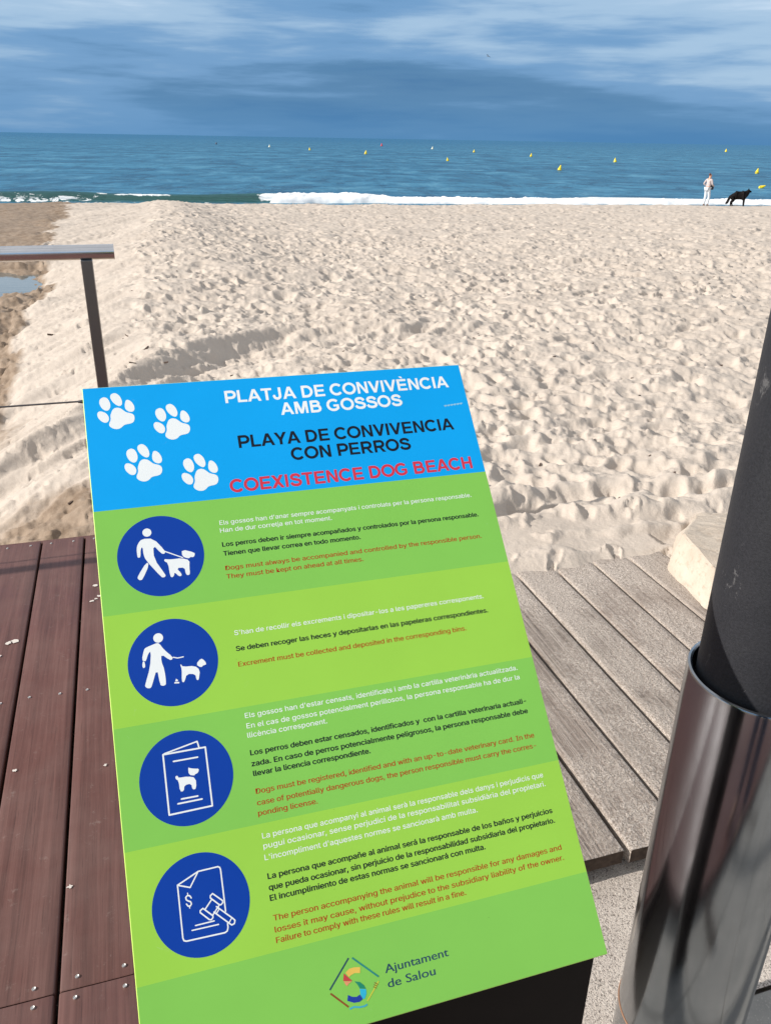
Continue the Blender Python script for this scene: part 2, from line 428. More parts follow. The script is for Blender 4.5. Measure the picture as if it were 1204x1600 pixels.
def polar_grid(radii, angs):
    R_, A_ = np.meshgrid(radii, angs, indexing='ij')
    return R_ * np.sin(A_), R_ * np.cos(A_)
def grid_mesh(name, X, Y, Z, mt, attrs=None, wrap=False):
    nr, na = X.shape
    me = bpy.data.meshes.new(name)
    co = np.stack([X, Y, Z], -1).reshape(-1, 3).astype(np.float32)
    idx = np.arange(nr * na).reshape(nr, na)
    nxt = np.roll(idx, -1, axis=1) if wrap else None
    if wrap: a, b_, c_, d_ = idx[:-1], nxt[:-1], nxt[1:], idx[1:]
    else: a, b_, c_, d_ = idx[:-1, :-1], idx[:-1, 1:], idx[1:, 1:], idx[1:, :-1]
    f = np.stack([d_, c_, b_, a], -1).reshape(-1, 4)
    me.vertices.add(len(co)); me.vertices.foreach_set('co', co.ravel())
    me.loops.add(f.size); me.loops.foreach_set('vertex_index', f.ravel().astype(np.int32))
    me.polygons.add(len(f)); me.polygons.foreach_set('loop_start', np.arange(0, f.size, 4, dtype=np.int32))
    me.polygons.foreach_set('loop_total', np.full(len(f), 4, dtype=np.int32))
    me.polygons.foreach_set('use_smooth', np.ones(len(f), dtype=bool))
    me.update(calc_edges=True); me.validate()
    for k, vls in (attrs or {}).items():
        at = me.attributes.new(k, 'FLOAT', 'POINT'); at.data.foreach_set('value', vls.ravel().astype(np.float32))
    me.materials.append(mt)
    return me
fine = np.radians(np.arange(-31.0, 34.0, 0.085))
coarse = np.radians(np.concatenate([np.arange(34.0, 328.9, 2.5)]))
angs = np.concatenate([fine, coarse])
lr = np.exp(np.linspace(math.log(1.0), math.log(62.0), 860))
rad = np.concatenate([lr, [90, 140, 260, 500]])
X, Y = polar_grid(rad, angs)
Z, T, XC, S_, U_, V_ = ground(X, Y)
nfine = len(fine); Lr = math.log(62.0) / 859
def stamp(px, py, ang, ln, wd, dep):
    r = math.hypot(px, py); a = math.atan2(px, py); R_ = max(ln, wd) * 1.7
    i0 = int(math.log(max(r - R_, 1.01)) / Lr); i1 = int(math.log(min(r + R_, 61)) / Lr) + 2
    da = R_ / r
    j0 = int((a - da - fine[0]) / math.radians(0.085)); j1 = int((a + da - fine[0]) / math.radians(0.085)) + 2
    j0 = max(j0, 0); j1 = min(j1, nfine)
    if j1 <= j0 or i1 <= i0: return
    x = X[i0:i1, j0:j1] - px; y = Y[i0:i1, j0:j1] - py
    c_, s_ = math.cos(ang), math.sin(ang)
    xl = (x * c_ + y * s_) / ln; yl = (-x * s_ + y * c_) / wd
    d = np.sqrt(xl * xl + yl * yl) * (1 + 0.10 * np.sin(3 * np.arctan2(yl, xl) + ang * 5))
    dent = -dep * (1 - np.clip(d, 0, 1) ** 2.6) * (1 + 0.55 * xl)
    wgt = 1 - sstep(0.70, 1.20, d)
    sub = H[i0:i1, j0:j1]
    rim = 0.26 * dep * np.exp(-((d - 1.16) / 0.17) ** 2) * (0.9 - 0.6 * xl)
    H[i0:i1, j0:j1] = sub * (1 - 0.85 * wgt) + dent * wgt * 1.0 + rim
H = np.zeros(X.shape)
def scatter(n, r0, r1, a0=-30, a1=33, base=1.0):
    for _ in range(n):
        r = math.sqrt(random.uniform(r0 * r0, r1 * r1)); a = math.radians(random.uniform(a0, a1))
        k = random.random()
        ln = random.uniform(0.09, 0.16) * base; wd = ln * random.uniform(0.45, 0.8)
        stamp(r * math.sin(a), r * math.cos(a), random.uniform(0, math.pi * 2), ln, wd, random.uniform(0.018, 0.054) * base)
scatter(1300, 2.6, 9.0, base=0.95)
scatter(2900, 9.0, 20.0, base=1.10)
scatter(5200, 20.0, 45.0, base=1.4)
n1 = fbm(X * 2.6, Y * 2.6, 91, 4, 0.55)
tramp = 1 - sstep(0.0, 0.16, T)
# trampled relief: fewer marks on the bank, none under the boards
near_bd = ((V_ < 3.3) & (U_ < 0.8)) | (V_ < 2.35) & (U_ < 3.2)
nb = np.where(near_bd, 0.0, 1.0) * np.where(U_ > 0.8, 0.60 + 0.40 * sstep(2.3, 3.5, V_), 1.0)
rd, rsg, rpar = ridge_field(X, Y)
hollow = (rsg < 0) * (1 - sstep(0.3, 0.9, rd))
H *= (1 - 0.45 * hollow) * np.maximum(tramp, 0.07 + 0.3 * (fbm(X * 0.8, Y * 0.8, 97, 2) > 0.25)) * nb
def blur(A):
    B = A.copy()
    B[1:-1, 1:-1] = (A[1:-1, 1:-1] * 4 + 2 * (A[:-2, 1:-1] + A[2:, 1:-1] + A[1:-1, :-2] + A[1:-1, 2:]) + A[:-2, :-2] + A[:-2, 2:] + A[2:, :-2] + A[2:, 2:]) / 16.0
    return B
Hb = H
for _ in range(3): Hb = blur(Hb)
H = np.where(Y < 12, Hb + (H - Hb) * sstep(4.0, 11.0, Y) * 1.0, H)
for base_, cnt, r0_, r1_ in ((0.55, 1700, 2.6, 9.0), (0.75, 2200, 9.0, 20.0)):
    for _ in range(cnt):
        r = math.sqrt(random.uniform(r0_ * r0_, r1_ * r1_)); a = math.radians(random.uniform(-30, 33))
        ln = random.uniform(0.05, 0.12) * base_; stamp(r * math.sin(a), r * math.cos(a), random.uniform(0, 6.28), ln, ln * random.uniform(0.4, 0.8), random.uniform(0.012, 0.034) * base_)
H = np.clip(H, -0.085, 0.045)
warp = 0.035 * n1 * tramp * nb
foot = np.exp(-((T - 0.93) / 0.10) ** 2)
clump = foot * 0.15 * (1 - 0.7 * sstep(14, 25, Y)) * np.abs(fbm(X * 3.2, Y * 3.2, 101, 4, 0.6)) + (T > 0.99) * (S_ < 15) * 0.05 * fbm(X * 2.5, Y * 2.5, 103, 4, 0.6)
crisp = 0.014 * (0.5 - np.abs(fbm(X * 7, Y * 7, 107, 4, 0.6)) * 2.2)
crisp = crisp * (0.25 + 0.75 * tramp)
Z2 = Z + H + warp + clump + crisp * nb
Z2 = Z2 + hollow * 0.06 * fbm((X * .62 + Y * .785) * 1.2, (-X * .785 + Y * .62) * 7, 119, 3, 0.6)
edge_ = 2.245 + 0.05 * fbm(U_ * 3.1, V_ * 0 + 2, 61, 3) + 0.02 * fbm(U_ * 11, V_ * 0, 63, 2)
onp = sstep(edge_, edge_ + 0.10, V_) * (V_ < 2.70) * (U_ > 0.55) * (U_ < 1.85)
floor_ = 0.003 + 0.006 * sstep(0.0, 0.4, V_ - edge_) + 0.008 * fbm(X * 5, Y * 5, 121, 3)
Z2 = np.where(onp > 0.5, np.maximum(Z2, floor_), Z2)
wet = sstep(0.74, 1.0, T + 0.10 * fbm(X * 1.2, Y * 1.2, 111, 3)) 
wet = np.maximum(wet, 0.75 * sstep(43.2, 44.3, S_) * 1.0)
wet = np.maximum(wet, 0.80 * (U_ < 0.5) * (1 - sstep(3.75, 4.70, V_)))
Z2 = Z2 + 0.05 * np.abs(fbm(X * 5, Y * 5, 131, 4, 0.6)) * (U_ < 0.5) * (1 - sstep(3.9, 4.5, V_))
wet = np.maximum(wet, 0.60 * np.exp(-(((X + 2.95) / 0.62) ** 2 + ((Y - 4.9) / 1.3) ** 2) ** 2))
me = grid_mesh('beach_sand', X, Y, Z2, m_sand, {'wet': wet}, wrap=True)
sand = link('sand', me); tag(sand, 'pale trampled beach sand sloping to a muddy creek bed', kind='structure')

bm = bmesh.new(); bmesh.ops.create_circle(bm, cap_ends=True, segments=48, radius=1.25)
tag(link('subgrade', bm_mesh('subgrade', bm, m_sand), None, (0, 0, -0.335)), 'sand under the deck and the pavement', kind='structure')

# puddle in the creek bed
m_pud, nt, b = mat('still_water')
b.inputs['Base Color'].default_value = (0.10, 0.12, 0.12, 1); b.inputs['Roughness'].default_value = 0.04
b.inputs['Specular IOR Level'].default_value = 0.8
bump(nt, b, nnoise(nt, nmap(nt, pos(nt), (2, 9, 1)), 1.0, 4, 0.5), 0.06, 0.02)
bm = bmesh.new(); bmesh.ops.create_circle(bm, cap_ends=True, segments=40, radius=1.0)
bmesh.ops.scale(bm, vec=(4.2, 3.0, 1), verts=bm.verts)
pud = link('creek_water', bm_mesh('creek_water', bm, m_pud), None, (-8.6, 13.1, -0.815))
tag(pud, 'shallow blue puddle lying in the creek bed left of the bank', kind='structure')

# ------------------------------------------------------------------ sea
m_sea, nt, b = mat('sea_water')
p = pos(nt)
fo = nt.nodes.new('ShaderNodeAttribute'); fo.attribute_name = 'foam'
fc = nt.nodes.new('ShaderNodeAttribute'); fc.attribute_name = 'face'
far = nt.nodes.new('ShaderNodeAttribute'); far.attribute_name = 'far'
deep = nramp(nt, nnoise(nt, nmap(nt, p, (0.012, 0.09, 1)), 1.0, 5, 0.6), [(0.35, (0.018, 0.110, 0.205)), (0.65, (0.048, 0.200, 0.320))])
rip2 = nnoise(nt, nmap(nt, p, (0.30, 0.13, 1), (0, 0, 0.19)), 1.0, 6, 0.72, 0.6)
rip3 = nnoise(nt, nmap(nt, p, (0.9, 0.45, 1), (0, 0, 0.19)), 1.0, 5, 0.7, 0.6)
rip = nnoise(nt, nmap(nt, p, (0.10, 0.9, 1), (0, 0, 0.19)), 1.0, 7, 0.68, 0.8)
deep = nmix(nt, nramp(nt, rip, [(0.36, 0.55), (0.50, 0.0)]), deep, (0.010, 0.062, 0.125))
deep = nmix(nt, nramp(nt, rip2, [(0.38, 0.85), (0.50, 0.0)]), deep, (0.010, 0.055, 0.115))
deep = nmix(nt, nramp(nt, rip2, [(0.52, 0.0), (0.68, 0.60)]), deep, (0.13, 0.33, 0.46))
deep = nmix(nt, nramp(nt, rip3, [(0.38, 0.5), (0.46, 0.0)]), deep, (0.012, 0.07, 0.13))
deep = nmix(nt, nramp(nt, rip, [(0.54, 0.0), (0.70, 0.40)]), deep, (0.12, 0.30, 0.42))
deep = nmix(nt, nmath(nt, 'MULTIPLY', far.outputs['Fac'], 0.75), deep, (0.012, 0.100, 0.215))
c = nmix(nt, fc.outputs['Fac'], deep, (0.022, 0.080, 0.066))
fn = nmath(nt, 'ADD', fo.outputs['Fac'], nmath(nt, 'MULTIPLY', nmath(nt, 'SUBTRACT', nnoise(nt, nmap(nt, p, (1.6, 1.6, 5)), 1.0, 6, 0.7, 0.8), 0.5), 1.6))
fm = nramp(nt, fn, [(0.50, 0.0), (0.60, 1.0)])
fm = nmath(nt, 'MULTIPLY', fm, nramp(nt, fo.outputs['Fac'], [(0.02, 0.0), (0.12, 1.0)]))
nt.links.new(nmix(nt, fm, c, (0.80, 0.83, 0.84)), b.inputs['Base Color'])
nt.links.new(nramp(nt, fm, [(0, 0.30), (1, 0.85)]), b.inputs['Roughness'])
b.inputs['Specular IOR Level'].default_value = 0.0
sea_b, sea_nt = b, nt
h1 = nnoise(nt, nmap(nt, p, (0.45, 1.5, 1), (0, 0, 0.2)), 1.0, 6, 0.6, 0.6)
h2 = nnoise(nt, nmap(nt, p, (0.05, 0.30, 1), (0, 0, 0.16)), 1.0, 5, 0.6, 0.3)
bump(nt, b, nmath(nt, 'ADD', nmath(nt, 'MULTIPLY', h1, 0.30), nmath(nt, 'MULTIPLY', h2, 1.2)), 0.7, 0.9)
bn = b.inputs['Normal'].links[0].from_node
gl = nt.nodes.new('ShaderNodeBsdfGlossy'); gl.inputs['Roughness'].default_value = 0.22; gl.inputs['Color'].default_value = (0.62, 0.86, 1.0, 1); nt.links.new(bn.outputs[0], gl.inputs['Normal'])
mx = nt.nodes.new('ShaderNodeMixShader'); nt.links.new(b.outputs[0], mx.inputs[1]); nt.links.new(gl.outputs[0], mx.inputs[2])
nt.links.new(nmath(nt, 'MULTIPLY', nramp(nt, fm, [(0, 0.24), (1, 0.0)]), nramp(nt, fc.outputs['Fac'], [(0, 1.0), (1, 0.45)])), mx.inputs[0])
nt.links.new(mx.outputs[0], nt.nodes['Material Output'].inputs['Surface'])
fine = np.radians(np.arange(-30.0, 34.0, 0.10)); coarse = np.radians(np.arange(34.0, 120, 3.0)); cl_ = np.radians(np.arange(-95.0, -30.0, 3.0))
angs = np.concatenate([cl_, fine, coarse])
rad = np.concatenate([np.linspace(38.0, 62.0, 250), np.exp(np.linspace(math.log(62.3), math.log(14000), 190))])
X, Y = polar_grid(rad, angs)
S_ = Y - 0.2 * X
ZW = -1.75
line = 47.3 + 0.35 * fbm(X * 0.12, X * 0, 201, 3) * 2
q = S_ - line
amp = 0.47 * (0.88 + 0.30 * fbm(X * 0.16, X * 0 + 4, 205, 2)) * (1 - 0.35 * sstep(-5.5, 2, X))
prof = np.where(q < 0, np.exp(-(q / 0.42) ** 2), np.exp(-(q / 2.1) ** 2))
back = sstep(48.5, 56, S_)
Zs = ZW + amp * prof + back * (0.10 * fbm(X * 0.10, Y * 0.45, 211, 4) + 0.05 * fbm(X * 0.5, Y * 1.3, 215, 3)) * np.clip(90 / np.maximum(Y, 1), 0.6, 1)
Zs += 0.03 * fbm(X * 1.4, Y * 1.4, 219, 3) * (1 - back)
lip = np.exp(-((q + 0.10) / 0.14) ** 2)
leftm = 1 - sstep(-7.5, -6.3, X)
foam = np.exp(-((q + 0.25) / 0.5) ** 2) * (1 - leftm) * 0.95
foam = np.maximum(foam, leftm * lip * 0.34 * (1 + 2.2 * np.clip(fbm(X * 0.30, X * 0, 223, 2), -0.3, 1)))
foam = np.maximum(foam, leftm * np.exp(-((q + 0.5) / 0.5) ** 2) * sstep(-13.0, -16.5, X) * 0.56)
foam = np.maximum(foam, np.exp(-((q + 1.3) / 0.9) ** 2) * 0.45 * (1 - leftm))
foam = np.maximum(foam, leftm * np.exp(-((q + 0.9) / 0.25) ** 2) * 0.42)
face = np.exp(-((q + 0.35) / 0.6) ** 2)
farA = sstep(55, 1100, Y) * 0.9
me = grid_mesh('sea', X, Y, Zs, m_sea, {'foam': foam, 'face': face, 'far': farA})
tag(link('sea', me), 'calm blue sea with a small wave breaking on the sand', kind='structure')

# broken white water, right of the unbroken wave
m_foam = plain('sea_foam', (0.86, 0.88, 0.89), 0.9, 0, 0.04, 3.0, 0.5)
nx, ns = 520, 26
xs = -6.4 + 46.0 * (np.linspace(0, 1, nx)); qs = np.linspace(-1.0, 0.55, ns)
XX, QQ = np.meshgrid(xs, qs, indexing='ij')
LN = 47.25 + 0.35 * fbm(XX * 0.12, XX * 0, 201, 3) * 2
sx_ = LN + QQ + 0.16 * fbm(XX * 0.9, QQ * 2, 231, 3)
env = np.clip(1 - (QQ / 0.78 + 0.28) ** 2, 0, 1) ** 0.6 * sstep(-6.45, -5.9, XX)
hgt = (0.44 - 0.17 * sstep(-4, 3, XX) + 0.10 * fbm(XX * 0.5, XX * 0, 235, 3)) * env
ZZ = ZW - 0.03 + hgt + env * 0.13 * np.abs(fbm(XX * 2.4, QQ * 4, 237, 4, 0.6))
YY = sx_ + 0.2 * XX
me = grid_mesh('breaking_foam', XX[::-1], YY[::-1], ZZ[::-1], m_foam)
tag(link('breaking_foam', me), 'white foam of the wave breaking along the waterline', kind='stuff')

# ------------------------------------------------------------------ red brown deck
m_screw = plain('screw_head', (0.62, 0.60, 0.57), 0.4, 0.85)
m_under = plain('dark_timber', (0.035, 0.022, 0.018), 0.9)
screw_me = lathe('screw', [(0, 0.0012), (0.0016, 0.0006), (0.0034, 0.0016), (0.0038, 0.0008), (0.0040, -0.001)], m_screw, 10)
deck = empty('wooden_deck', W(0, 0, 0), TH); tag(deck, 'red brown hardwood deck with dark gaps between its boards', kind='structure')
PITCH = 0.1525
m_end = plain('shaded_end_grain', (0.085, 0.060, 0.045), 0.9, 0, 0.25, 60, 0.3, spec=0.1)  # plank ends darkened: the shade on these faces is put into the colour
def plank_mesh(name, wd, ln, th, mt, bev=0.003, arris=None, cup=0.0):
    # board with rounded top edges, long axis y, top at z = 0
    n = 8; nx = 6
    prof = []
    hw = wd / 2
    top = [(-hw, -bev), (-hw + bev * 0.35, -bev * 0.3), (-hw + bev, 0.0)]
    for k in range(1, nx): top.append((-hw + bev + (wd - 2 * bev) * k / nx, cup * (1 - (2 * k / nx - 1) ** 2)))
    rb = arris if arris else bev
    top += [(hw - rb, 0.0), (hw - rb * 0.35, -rb * 0.3), (hw, -rb)]
    prof = top + [(hw, -th), (-hw, -th)]
    m = len(prof); vs = []; fs = []
    ys = [-ln / 2, -ln / 2 + 0.002, ln / 2 - 0.002, ln / 2]
    for i, y in enumerate(ys):
        ins = 0.0015 if i in (0, 3) else 0
        for (x, z) in prof: vs.append((x * (1 - ins / hw), y, z - (ins if z > -th * 0.5 else -ins)))
    for i in range(3):
        for k in range(m):
            k2 = (k + 1) % m; fs.append((i * m + k, i * m + k2, (i + 1) * m + k2, (i + 1) * m + k))
    fs.append(tuple(range(m))[::-1]); fs.append(tuple(3 * m + k for k in range(m)))
    me = mesh_py(name, vs, fs, mt, True)
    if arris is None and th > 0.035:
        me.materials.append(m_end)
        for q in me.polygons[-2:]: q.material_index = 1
    me.set_sharp_from_angle(angle=math.radians(40))
    bm = bmesh.new(); bm.from_mesh(me); bmesh.ops.recalc_face_normals(bm, faces=bm.faces); bm.to_mesh(me); bm.free()
    return me
deck_rows = [(1.0885, 2.992), (-0.82, 1.0855), (-2.72, -0.8230)]
for ri, (v0, v1) in enumerate(deck_rows):
    ln = v1 - v0
    me = plank_mesh('deck_board', PITCH - 0.0085, ln, 0.028, m_deck, 0.003, cup=-0.0008)
    for k in range(-15, 5 if ri == 0 else 2):
        uc = -0.257 + PITCH * (k + 0.5)
        pl = link('plank', me, deck, (uc, (v0 + v1) / 2, random.uniform(-0.0012, 0.0012)), (0, random.uniform(-0.002, 0.002), random.uniform(-0.0006, 0.0006)))
        if ri == 0 and -4 <= k <= 1:
            for vv in (1.108, 1.999, 2.964):
                for du in (-0.043, 0.038):
                    link('screw', screw_me, pl, (du + random.uniform(-.003, .003), vv - (v0 + v1) / 2 + random.uniform(-.004, .004), 0.0004))
        if ri == 1 and -4 <= k <= 1:
            for du in (-0.043, 0.038):
                link('screw', screw_me, pl, (du + random.uniform(-.003, .003), 1.068 - (v0 + v1) / 2 + random.uniform(-.003, .003), 0.0004))
# trim board closing the deck end, and the joists below
bm = box_bm(3.05, 0.022, 0.36, 0.003)
link('edge_board', bm_mesh('edge_board', bm, m_deck), deck, (-1.02, 3.006, -0.188))
for vv in (2.93, 2.0, 1.088, 0.1, -0.82, -1.8):
    link('joist', bm_mesh('joist', box_bm(3.04, 0.05, 0.09), m_under), deck, (-1.02, vv, -0.075))

# dried droppings and splashes on the boards
m_drop = plain('dried_splash', (0.66, 0.60, 0.54), 0.9)
def blob(cx, cy, r, seed, z=0.0011, n=11, asp=1.0):
    rr = random.Random(seed); pts = []
    for i in range(n):
        a = 2 * math.pi * i / n; q = r * rr.uniform(0.45, 1.25)
        pts.append((cx + q * asp * math.cos(a), cy + q * math.sin(a), z))
    return pts
bm = bmesh.new()
marks = [(-0.214, 2.59, .011), (-0.222, 2.485, .007), (-0.200, 2.514, .009), (-0.210, 2.497, .006), (-0.456, 2.299, .013), (-0.44, 2.302, .010), (-0.474, 2.232, .006),
         (-0.385, 1.71, .007), (-0.177, 1.67, .006), (-0.336, 1.371, .003), (-0.244, 1.32, .006), (-0.25, 1.30, .003), (-0.168, 1.236, .004), (-0.37, 2.52, .003),
         (-0.31, 1.52, .002), (-0.12, 1.105, .004), (-0.106, 1.09, .005), (-0.148, 1.094, .003), (-0.35, 2.75, .003), (-0.27, 1.9, .003)]
for i, (a, b_, r) in enumerate([q_ for q_ in marks if q_[2] > 0.0045]):
    q = [bm.verts.new(p_) for p_ in blob(a, b_, r * 0.9, i, 0.0010, asp=1.3 if i % 2 else 0.8)]
    bm.faces.new(q)
    bmesh.ops.translate(bm, verts=q, vec=(0, 0, 0.0))
ex = bmesh.ops.extrude_face_region(bm, geom=list(bm.faces))
bmesh.ops.translate(bm, vec=(0, 0, 0.0004), verts=[g for g in ex['geom'] if isinstance(g, bmesh.types.BMVert)])
bmesh.ops.recalc_face_normals(bm, faces=bm.faces)
o = link('bird_droppings', bm_mesh('droppings', bm, m_drop), None, W(0, 0, 0), (0, 0, TH)); tag(o, 'whitish dried droppings speckled over the red brown boards', kind='stuff')

# ------------------------------------------------------------------ grey boardwalk
walk = empty('boardwalk', W(0, 0, 0), TH); tag(walk, 'weathered grey plank boardwalk dusted with sand beside the sign', kind='structure')
edges = [0.602, 0.7545, 0.907, 1.0615, 1.211, 1.363, 1.518, 1.668, 1.82]
v0, v1 = 1.083, 2.66
for a, b_ in zip(edges, edges[1:]):
    wd = b_ - a - 0.0125
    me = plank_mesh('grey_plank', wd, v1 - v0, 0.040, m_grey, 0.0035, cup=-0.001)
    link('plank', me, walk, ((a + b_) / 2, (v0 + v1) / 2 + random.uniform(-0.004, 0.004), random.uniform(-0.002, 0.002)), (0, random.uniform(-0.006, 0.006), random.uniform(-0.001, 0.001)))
for vv in (1.25, 2.0, 2.6):
    link('joist', bm_mesh('joist', box_bm(1.2, 0.05, 0.03), m_under), walk, (1.21, vv, -0.056))
# sandy concrete strip and paving
bm = bmesh.new(); n = 60
gv = [[bm.verts.new((0.51 + 3.2 * i / n, 0.7705 + 1.6 * j / 30, -0.068 + 0.002 * math.sin(i * 1.7 + j * 2.3) * math.sin(j * 0.9 + i * .3))) for j in range(31)] for i in range(n + 1)]
for i in range(n):
    for j in range(30): bm.faces.new((gv[i][j], gv[i + 1][j], gv[i + 1][j + 1], gv[i][j + 1]))
o = link('concrete_strip', bm_mesh('concrete_strip', bm, m_grav, True), None, W(0, 0, 0), (0, 0, TH)); tag(o, 'speckled sandy concrete strip at the foot of the boardwalk', kind='structure')
pav = empty('pavement', W(0, 0, 0), TH); tag(pav, 'grey stone slab pavement round the foot of the steel column', kind='structure')
slab = bm_mesh('slab', box_bm(0.394, 0.394, 0.05, 0.004), m_tile)
for i in range(9):
    for j in range(8):
        link('paving_slab', slab, pav, (0.253 + 0.4 * i, 0.567 - 0.4 * j, -0.091 + random.uniform(-.001, .001)))
link('bedding', bm_mesh('bedding', box_bm(3.7, 3.3, 0.05), m_grav), pav, (1.90, -0.87, -0.128))

# ------------------------------------------------------------------ handrail
rail = empty('handrail', W(-0.115, 2.905, 0), TH); tag(rail, 'round stainless steel handrail with a lower cable at the deck end', 'railing')
RU0 = -2.6
link('top_rail', tube_mesh('top_rail', [(-2.72, -0.015, 1.05), (-1.2, -0.005, 1.05), (-0.003, 0, 1.05), (0.084, 0.002, 1.05)], 0.0235, m_rail, 40), rail)
link('end_cap', tube_mesh('end_cap', [(0.0845, 0.002, 1.05), (0.0885, 0.002, 1.05)], 0.0241, m_rail, 40), rail)
post = bm_mesh('post', box_bm(0.036, 0.036, 1.026, 0.002), m_postm)
flange = lathe('flange', [(0.0, 0.006), (0.045, 0.006), (0.048, 0.004), (0.048, 0.0)], m_postm, 32)
stub = tube_mesh('cable_end', [(-0.09, 0, 0.555), (-0.06, 0, 0.555), (-0.02, 0, 0.555)], [0.004, 0.009, 0.009], m_wire, 12)
for i, du in enumerate((0.0, -2.62)):
    link('post', post, rail, (du, 0, 0.513))
    link('base_flange', flange, rail, (du, 0, 0.001))
link('cable', tube_mesh('cable', [(-2.6, 0, 0.552), (-1.3, 0, 0.552), (-0.03, 0, 0.556)], 0.0032, m_wire, 8), rail)
link('cable_tensioner', stub, rail)

# ------------------------------------------------------------------ column with steel sleeve
CX, CY = 0.507 * 0.995, 0.8965 * 0.995
RS = 0.097
col = empty('lamp_column', (CX, CY, -0.06)); tag(col, 'black round column rising out of a stainless steel sleeve beside the sign', 'column')
ZR = 0.765 + 0.06
def rz(d): return d
sleeve = lathe('sleeve', [(RS, 0.0), (RS, ZR - 0.004), (RS - 0.0012, ZR - 0.001), (RS - 0.004, ZR), (RS - 0.0065, ZR - 0.0015), (RS - 0.0072, ZR - 0.005), (RS - 0.0072, ZR - 0.055)], m_steel, 160)
link('steel_sleeve', sleeve, col)
shaft = lathe('shaft', [(RS - 0.0125, ZR - 0.055), (RS - 0.0125, 3.6), (0, 3.6)], m_black, 160)
link('shaft', shaft, col)
m_seal = plain('rubber_seal', (0.02, 0.022, 0.026), 0.45)
link('seal', lathe('seal', [(RS - 0.0073, ZR - 0.034), (RS - 0.009, ZR - 0.030), (RS - 0.0125, ZR - 0.033)], m_seal, 128), col)
m_copper = plain('copper_wire', (0.50, 0.27, 0.16), 0.35, 0.6)
ring = [(math.cos(a) * (RS + 0.0006), math.sin(a) * (RS + 0.0006), 0.145 + 0.0) for a in [2 * math.pi * i / 96 for i in range(97)]]
link('copper_wire', tube_mesh('copper_wire', ring, 0.0011, m_copper, 8), col)

# ------------------------------------------------------------------ limestone block
bm = bmesh.new()
bot = [(1.715, 1.895), (1.757, 2.165), (1.93, 2.36), (2.15, 2.52), (2.55, 2.35), (2.50, 1.72), (2.05, 1.55)]
topp = [(1.752, 1.935, .120), (1.785, 2.10, .132), (1.812, 2.19, .130), (2.14, 2.32, .07), (2.42, 2.20, .07), (2.38, 1.82, .09), (2.04, 1.66, .10)]
for (u, v) in bot: bm.verts.new((*W(u, v)[:2], -0.06))
for (u, v, z) in topp: bm.verts.new((*W(u, v)[:2], z))
for (u, v) in bot: 
    q = W(u, v); bm.verts.new((q.x, q.y, 0.02))
bmesh.ops.convex_hull(bm, input=list(bm.verts))
bmesh.ops.bevel(bm, geom=list(bm.edges), offset=0.006, segments=1, affect='EDGES')
bmesh.ops.triangulate(bm, faces=bm.faces)
for _ in range(3): bmesh.ops.subdivide_edges(bm, edges=[e for e in bm.edges if e.calc_length() > 0.035], cuts=1, use_grid_fill=False)
bmesh.ops.triangulate(bm, faces=bm.faces)
bm.normal_update()
for v_ in bm.verts:
    x_, y_, z_ = v_.co; a_ = np.array([x_ * 9 + z_ * 13]); b2 = np.array([y_ * 9 - z_ * 11])
    v_.co += v_.normal * float(0.012 * fbm(a_, b2, 301, 4, 0.6)[0])
rk = link('limestone_block', bm_mesh('limestone_block', bm, m_rock)); tag(rk, 'rough pale limestone block half buried in sand behind the column', 'rock')

# ------------------------------------------------------------------ information sign
SN = 0.84
e1 = Vector((CU, SU, 0)).normalized()
e2v = Vector((0.21031, -0.66575, -0.71593)).normalized(); e2v = (e2v - e1 * e1.dot(e2v)).normalized()
nrm = e2v.cross(e1).normalized()
if nrm.z < 0: nrm = -nrm
TLp = Vector((-0.3778 * SN, 0.9746 * SN, 1.4 + (1.1132 - 1.4) * SN))
SW, SH = 0.500 * SN, 0.7543 * SN
BLp = TLp + e2v * SH
base = W(0, 0); 
bc = BLp + e1 * (SW / 2)
bu, bv = bc.x * CU + bc.y * SU, -bc.x * SU + bc.y * CU
sign = empty('information_sign', W(bu, bv, 0), TH); tag(sign, 'tilted blue and green dog beach rules panel on a dark pedestal', 'sign')
bpy.context.view_layer.update()
inv = sign.matrix_world.inverted()
Msign = Matrix.Identity(4)
for i in range(3):
    Msign[i][0] = e1[i]; Msign[i][1] = -e2v[i]; Msign[i][2] = nrm[i]; Msign[i][3] = TLp[i]
Mloc = inv @ Msign                       # x right, y up the panel, z out of it, origin at its top left corner, metres
def on_sign(name, me, parent=None):
    o = bpy.data.objects.new(name, me); COL.objects.link(o)
    o.parent = parent if parent is not None else sign
    if parent is None: o.matrix_local = Mloc
    return o
def vinyl(name, col, rough=0.45, var=0.03):
    m, nt, b = mat(name); oc = objco(nt)
    n = nnoise(nt, oc, 7.0, 4, 0.6); sp = nnoise(nt, oc, 190.0, 3, 0.6); sp3 = nnoise(nt, oc, 55.0, 6, 0.8, 1.0)
    c = nramp(nt, n, [(0.3, tuple(x * (1 - var) for x in col)), (0.7, tuple(min(1, x * (1 + var)) for x in col))])
    c = nmix(nt, nramp(nt, sp, [(0.735, 0.0), (0.77, 0.7)]), c, tuple(x * 0.35 + 0.01 for x in col))
    c = nmix(nt, nramp(nt, sp3, [(0.67, 0.0), (0.80, 0.35)]), c, (0.75, 0.78, 0.75))
    nt.links.new(c, b.inputs['Base Color'])
    b.inputs['Roughness'].default_value = rough
    nt.links.new(nramp(nt, n, [(0.3, rough - 0.05), (0.7, rough + 0.12)]), b.inputs['Roughness'])
    b.inputs['Specular IOR Level'].default_value = 0.16
    return m
m_blue = vinyl('sky_blue_vinyl', (0.001, 0.375, 0.86))
m_gd = vinyl('mid_green_vinyl', (0.235, 0.580, 0.095))
m_gl = vinyl('lime_green_vinyl', (0.335, 0.650, 0.075))
